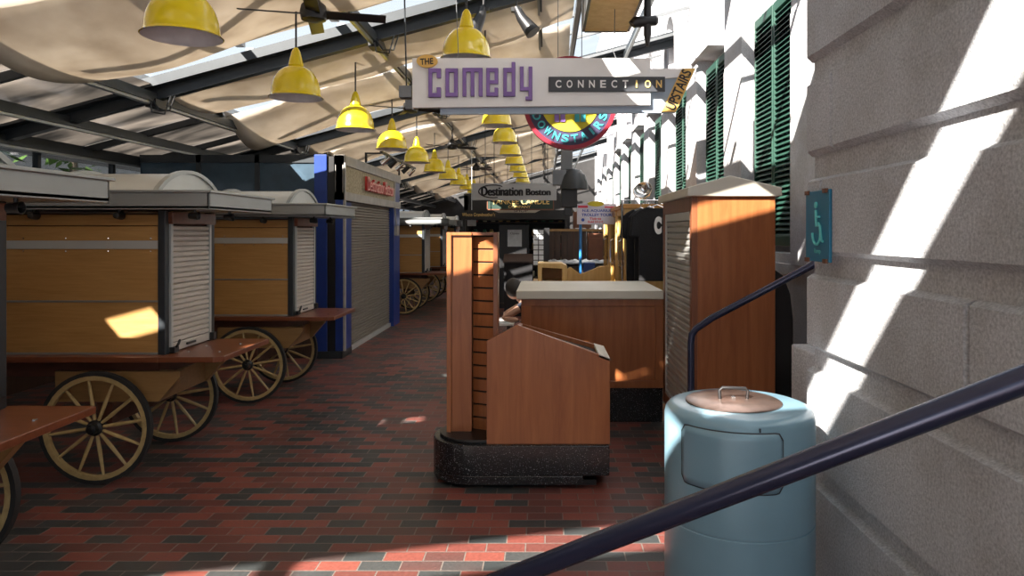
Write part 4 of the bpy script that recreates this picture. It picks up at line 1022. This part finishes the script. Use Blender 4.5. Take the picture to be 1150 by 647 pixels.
def hand(bx,by,bz,dx,dy):
    Vh=[(bx,by,bz,.018,.012),(bx+dx*.035,by+dy*.035,bz,.022,.011)]; Eh=[(0,1)]
    for i,(l,s) in enumerate(((.055,-.019),(.062,-.006),(.058,.007),(.045,.019))):
        n=len(Vh); px_,py_=-dy*s,dx*s
        Vh+=[(bx+dx*.06+px_,by+dy*.06+py_,bz+.004,.0065),(bx+dx*(.06+l*.5)+px_,by+dy*(.06+l*.5)+py_,bz+.004,.006),(bx+dx*(.06+l)+px_,by+dy*(.06+l)+py_,bz-.008,.005)]
        Eh+=[(1,n),(n,n+1),(n+1,n+2)]
    n=len(Vh); Vh+=[(bx+dx*.02-dy*.03,by+dy*.02+dx*.03,bz,.007),(bx+dx*.045-dy*.042,by+dy*.045+dx*.042,bz-.004,.006)]; Eh+=[(0,n),(n,n+1)]
    skin('hand',Vh,Eh,'skin',pe,1)
hand(-.275,-.2,.70,.98,-.1); hand(-.37,.035,.70,.3,-.95)
# head, turned away from the viewer
def hp(o):
    o.location=(-.335,0,1.0); o.rotation_euler=(0,math.radians(-18),math.radians(-62)); return o
m=MB().ball((0,0,0),.085,20,1.05,.88,1.18)
m.tube([(-.08,0,.0),(-.103,0,-.025),(-.09,0,-.033)],.012,8,rs=[.008,.013,.009])
for s_ in (-1,1): m.ball((.01,s_*.077,-.01),.018,8,.7,.35,1.2)
hp(m.build('head','skin',pe,smooth=True))
for s_ in (-1,1): hp(MB().ball((-.078,s_*.032,.01),.009,8).build('eye','ink',pe,smooth=True))
hp(MB().tube([(-.083,-.02,-.055),(-.089,0,-.058),(-.083,.02,-.055)],.004,6).build('mouth','red_face',pe))
hp(MB().ball((.022,0,.018),.094,22,1.0,.97,1.14).build('hair','hair',pe,smooth=True))
skin('shirt',[(.02,0,.50,.12,.11),(-.03,0,.62,.112,.105),(-.12,0,.76,.115,.11),(-.20,0,.86,.088,.095),(-.21,-.13,.845,.06),(-.29,-.145,.80,.056),(-.21,.13,.845,.06),(-.29,.145,.80,.056)],[(0,1),(1,2),(2,3),(3,4),(4,5),(3,6),(6,7)],'shirt',pe)
skin('shorts',[(.02,0,.47,.125,.115),(-.02,-.09,.475,.088),(-.26,-.108,.475,.07),(-.02,.09,.475,.088),(-.26,.108,.475,.07)],[(0,1),(1,2),(0,3),(3,4)],'trousers',pe)
for s_ in (-1,1): MB().ball((-.42,s_*.11,.035),.05,12,1.5,.8,.65).build('shoe','rubber',pe,smooth=True)
o=MB().box(-.56,-.36,7.30,7.46,.677,.687).build('magazine','pale',None); tag(o,'white magazine lying on the small table by the child','magazine')
# ------------------------------------------------------------------ outside left
fb=E('granite_building',(-15,0,0),'pale granite building with windows beyond the glazed left side','building')
MB().box(-3,0,-15,50,0,7.5).build('facade','facade',fb)
for k in range(16):
    for z in (1.0,4.2):
        f=MB().box(0,.06,-12+3.6*k,-10.6+3.6*k,z,z+2.2).build('window','window',fb)
        MB().box(.06,.09,-11.35+3.6*k,-11.25+3.6*k,z,z+2.2).box(.06,.09,-12+3.6*k,-10.6+3.6*k,z+1.05,z+1.15).build('window_frame','signwhite',f)
for k,(x,y,h) in enumerate(((-8.5,9,4.4),(-9.3,14,5),(-8.3,20,4.6),(-9,4,4.2))):
    t=E('street_tree',(x,y,0),'leafy green tree outside the glazed left side, %s from the viewer'%ordn[(1,2,3,0)[k]],'tree','street trees outside')
    MB().tube([(0,0,-.1),(.05,0,h*.4),(0,.05,h*.75)],.1,10,rs=[.13,.1,.05]).build('trunk','bark',t)
    m=MB(); rnd=random.Random(k)
    for i in range(420):
        a=rnd.uniform(0,2*PI); u=rnd.uniform(-1,1); rr=1.5*rnd.random()**.4; q=math.sqrt(1-u*u)
        c=Vector((rr*q*math.cos(a),rr*q*math.sin(a),h*.78+rr*u*.8)); s_=rnd.uniform(.09,.2)
        d1=Vector((rnd.uniform(-1,1),rnd.uniform(-1,1),rnd.uniform(-1,1))).normalized(); d2=d1.cross(Vector((rnd.uniform(-1,1),.3,1))).normalized()
        m.poly([c-d1*s_,c-d2*s_*.5,c+d1*s_,c+d2*s_*.5],[(0,1,2,3)])
    m.build('foliage','leaf',t)
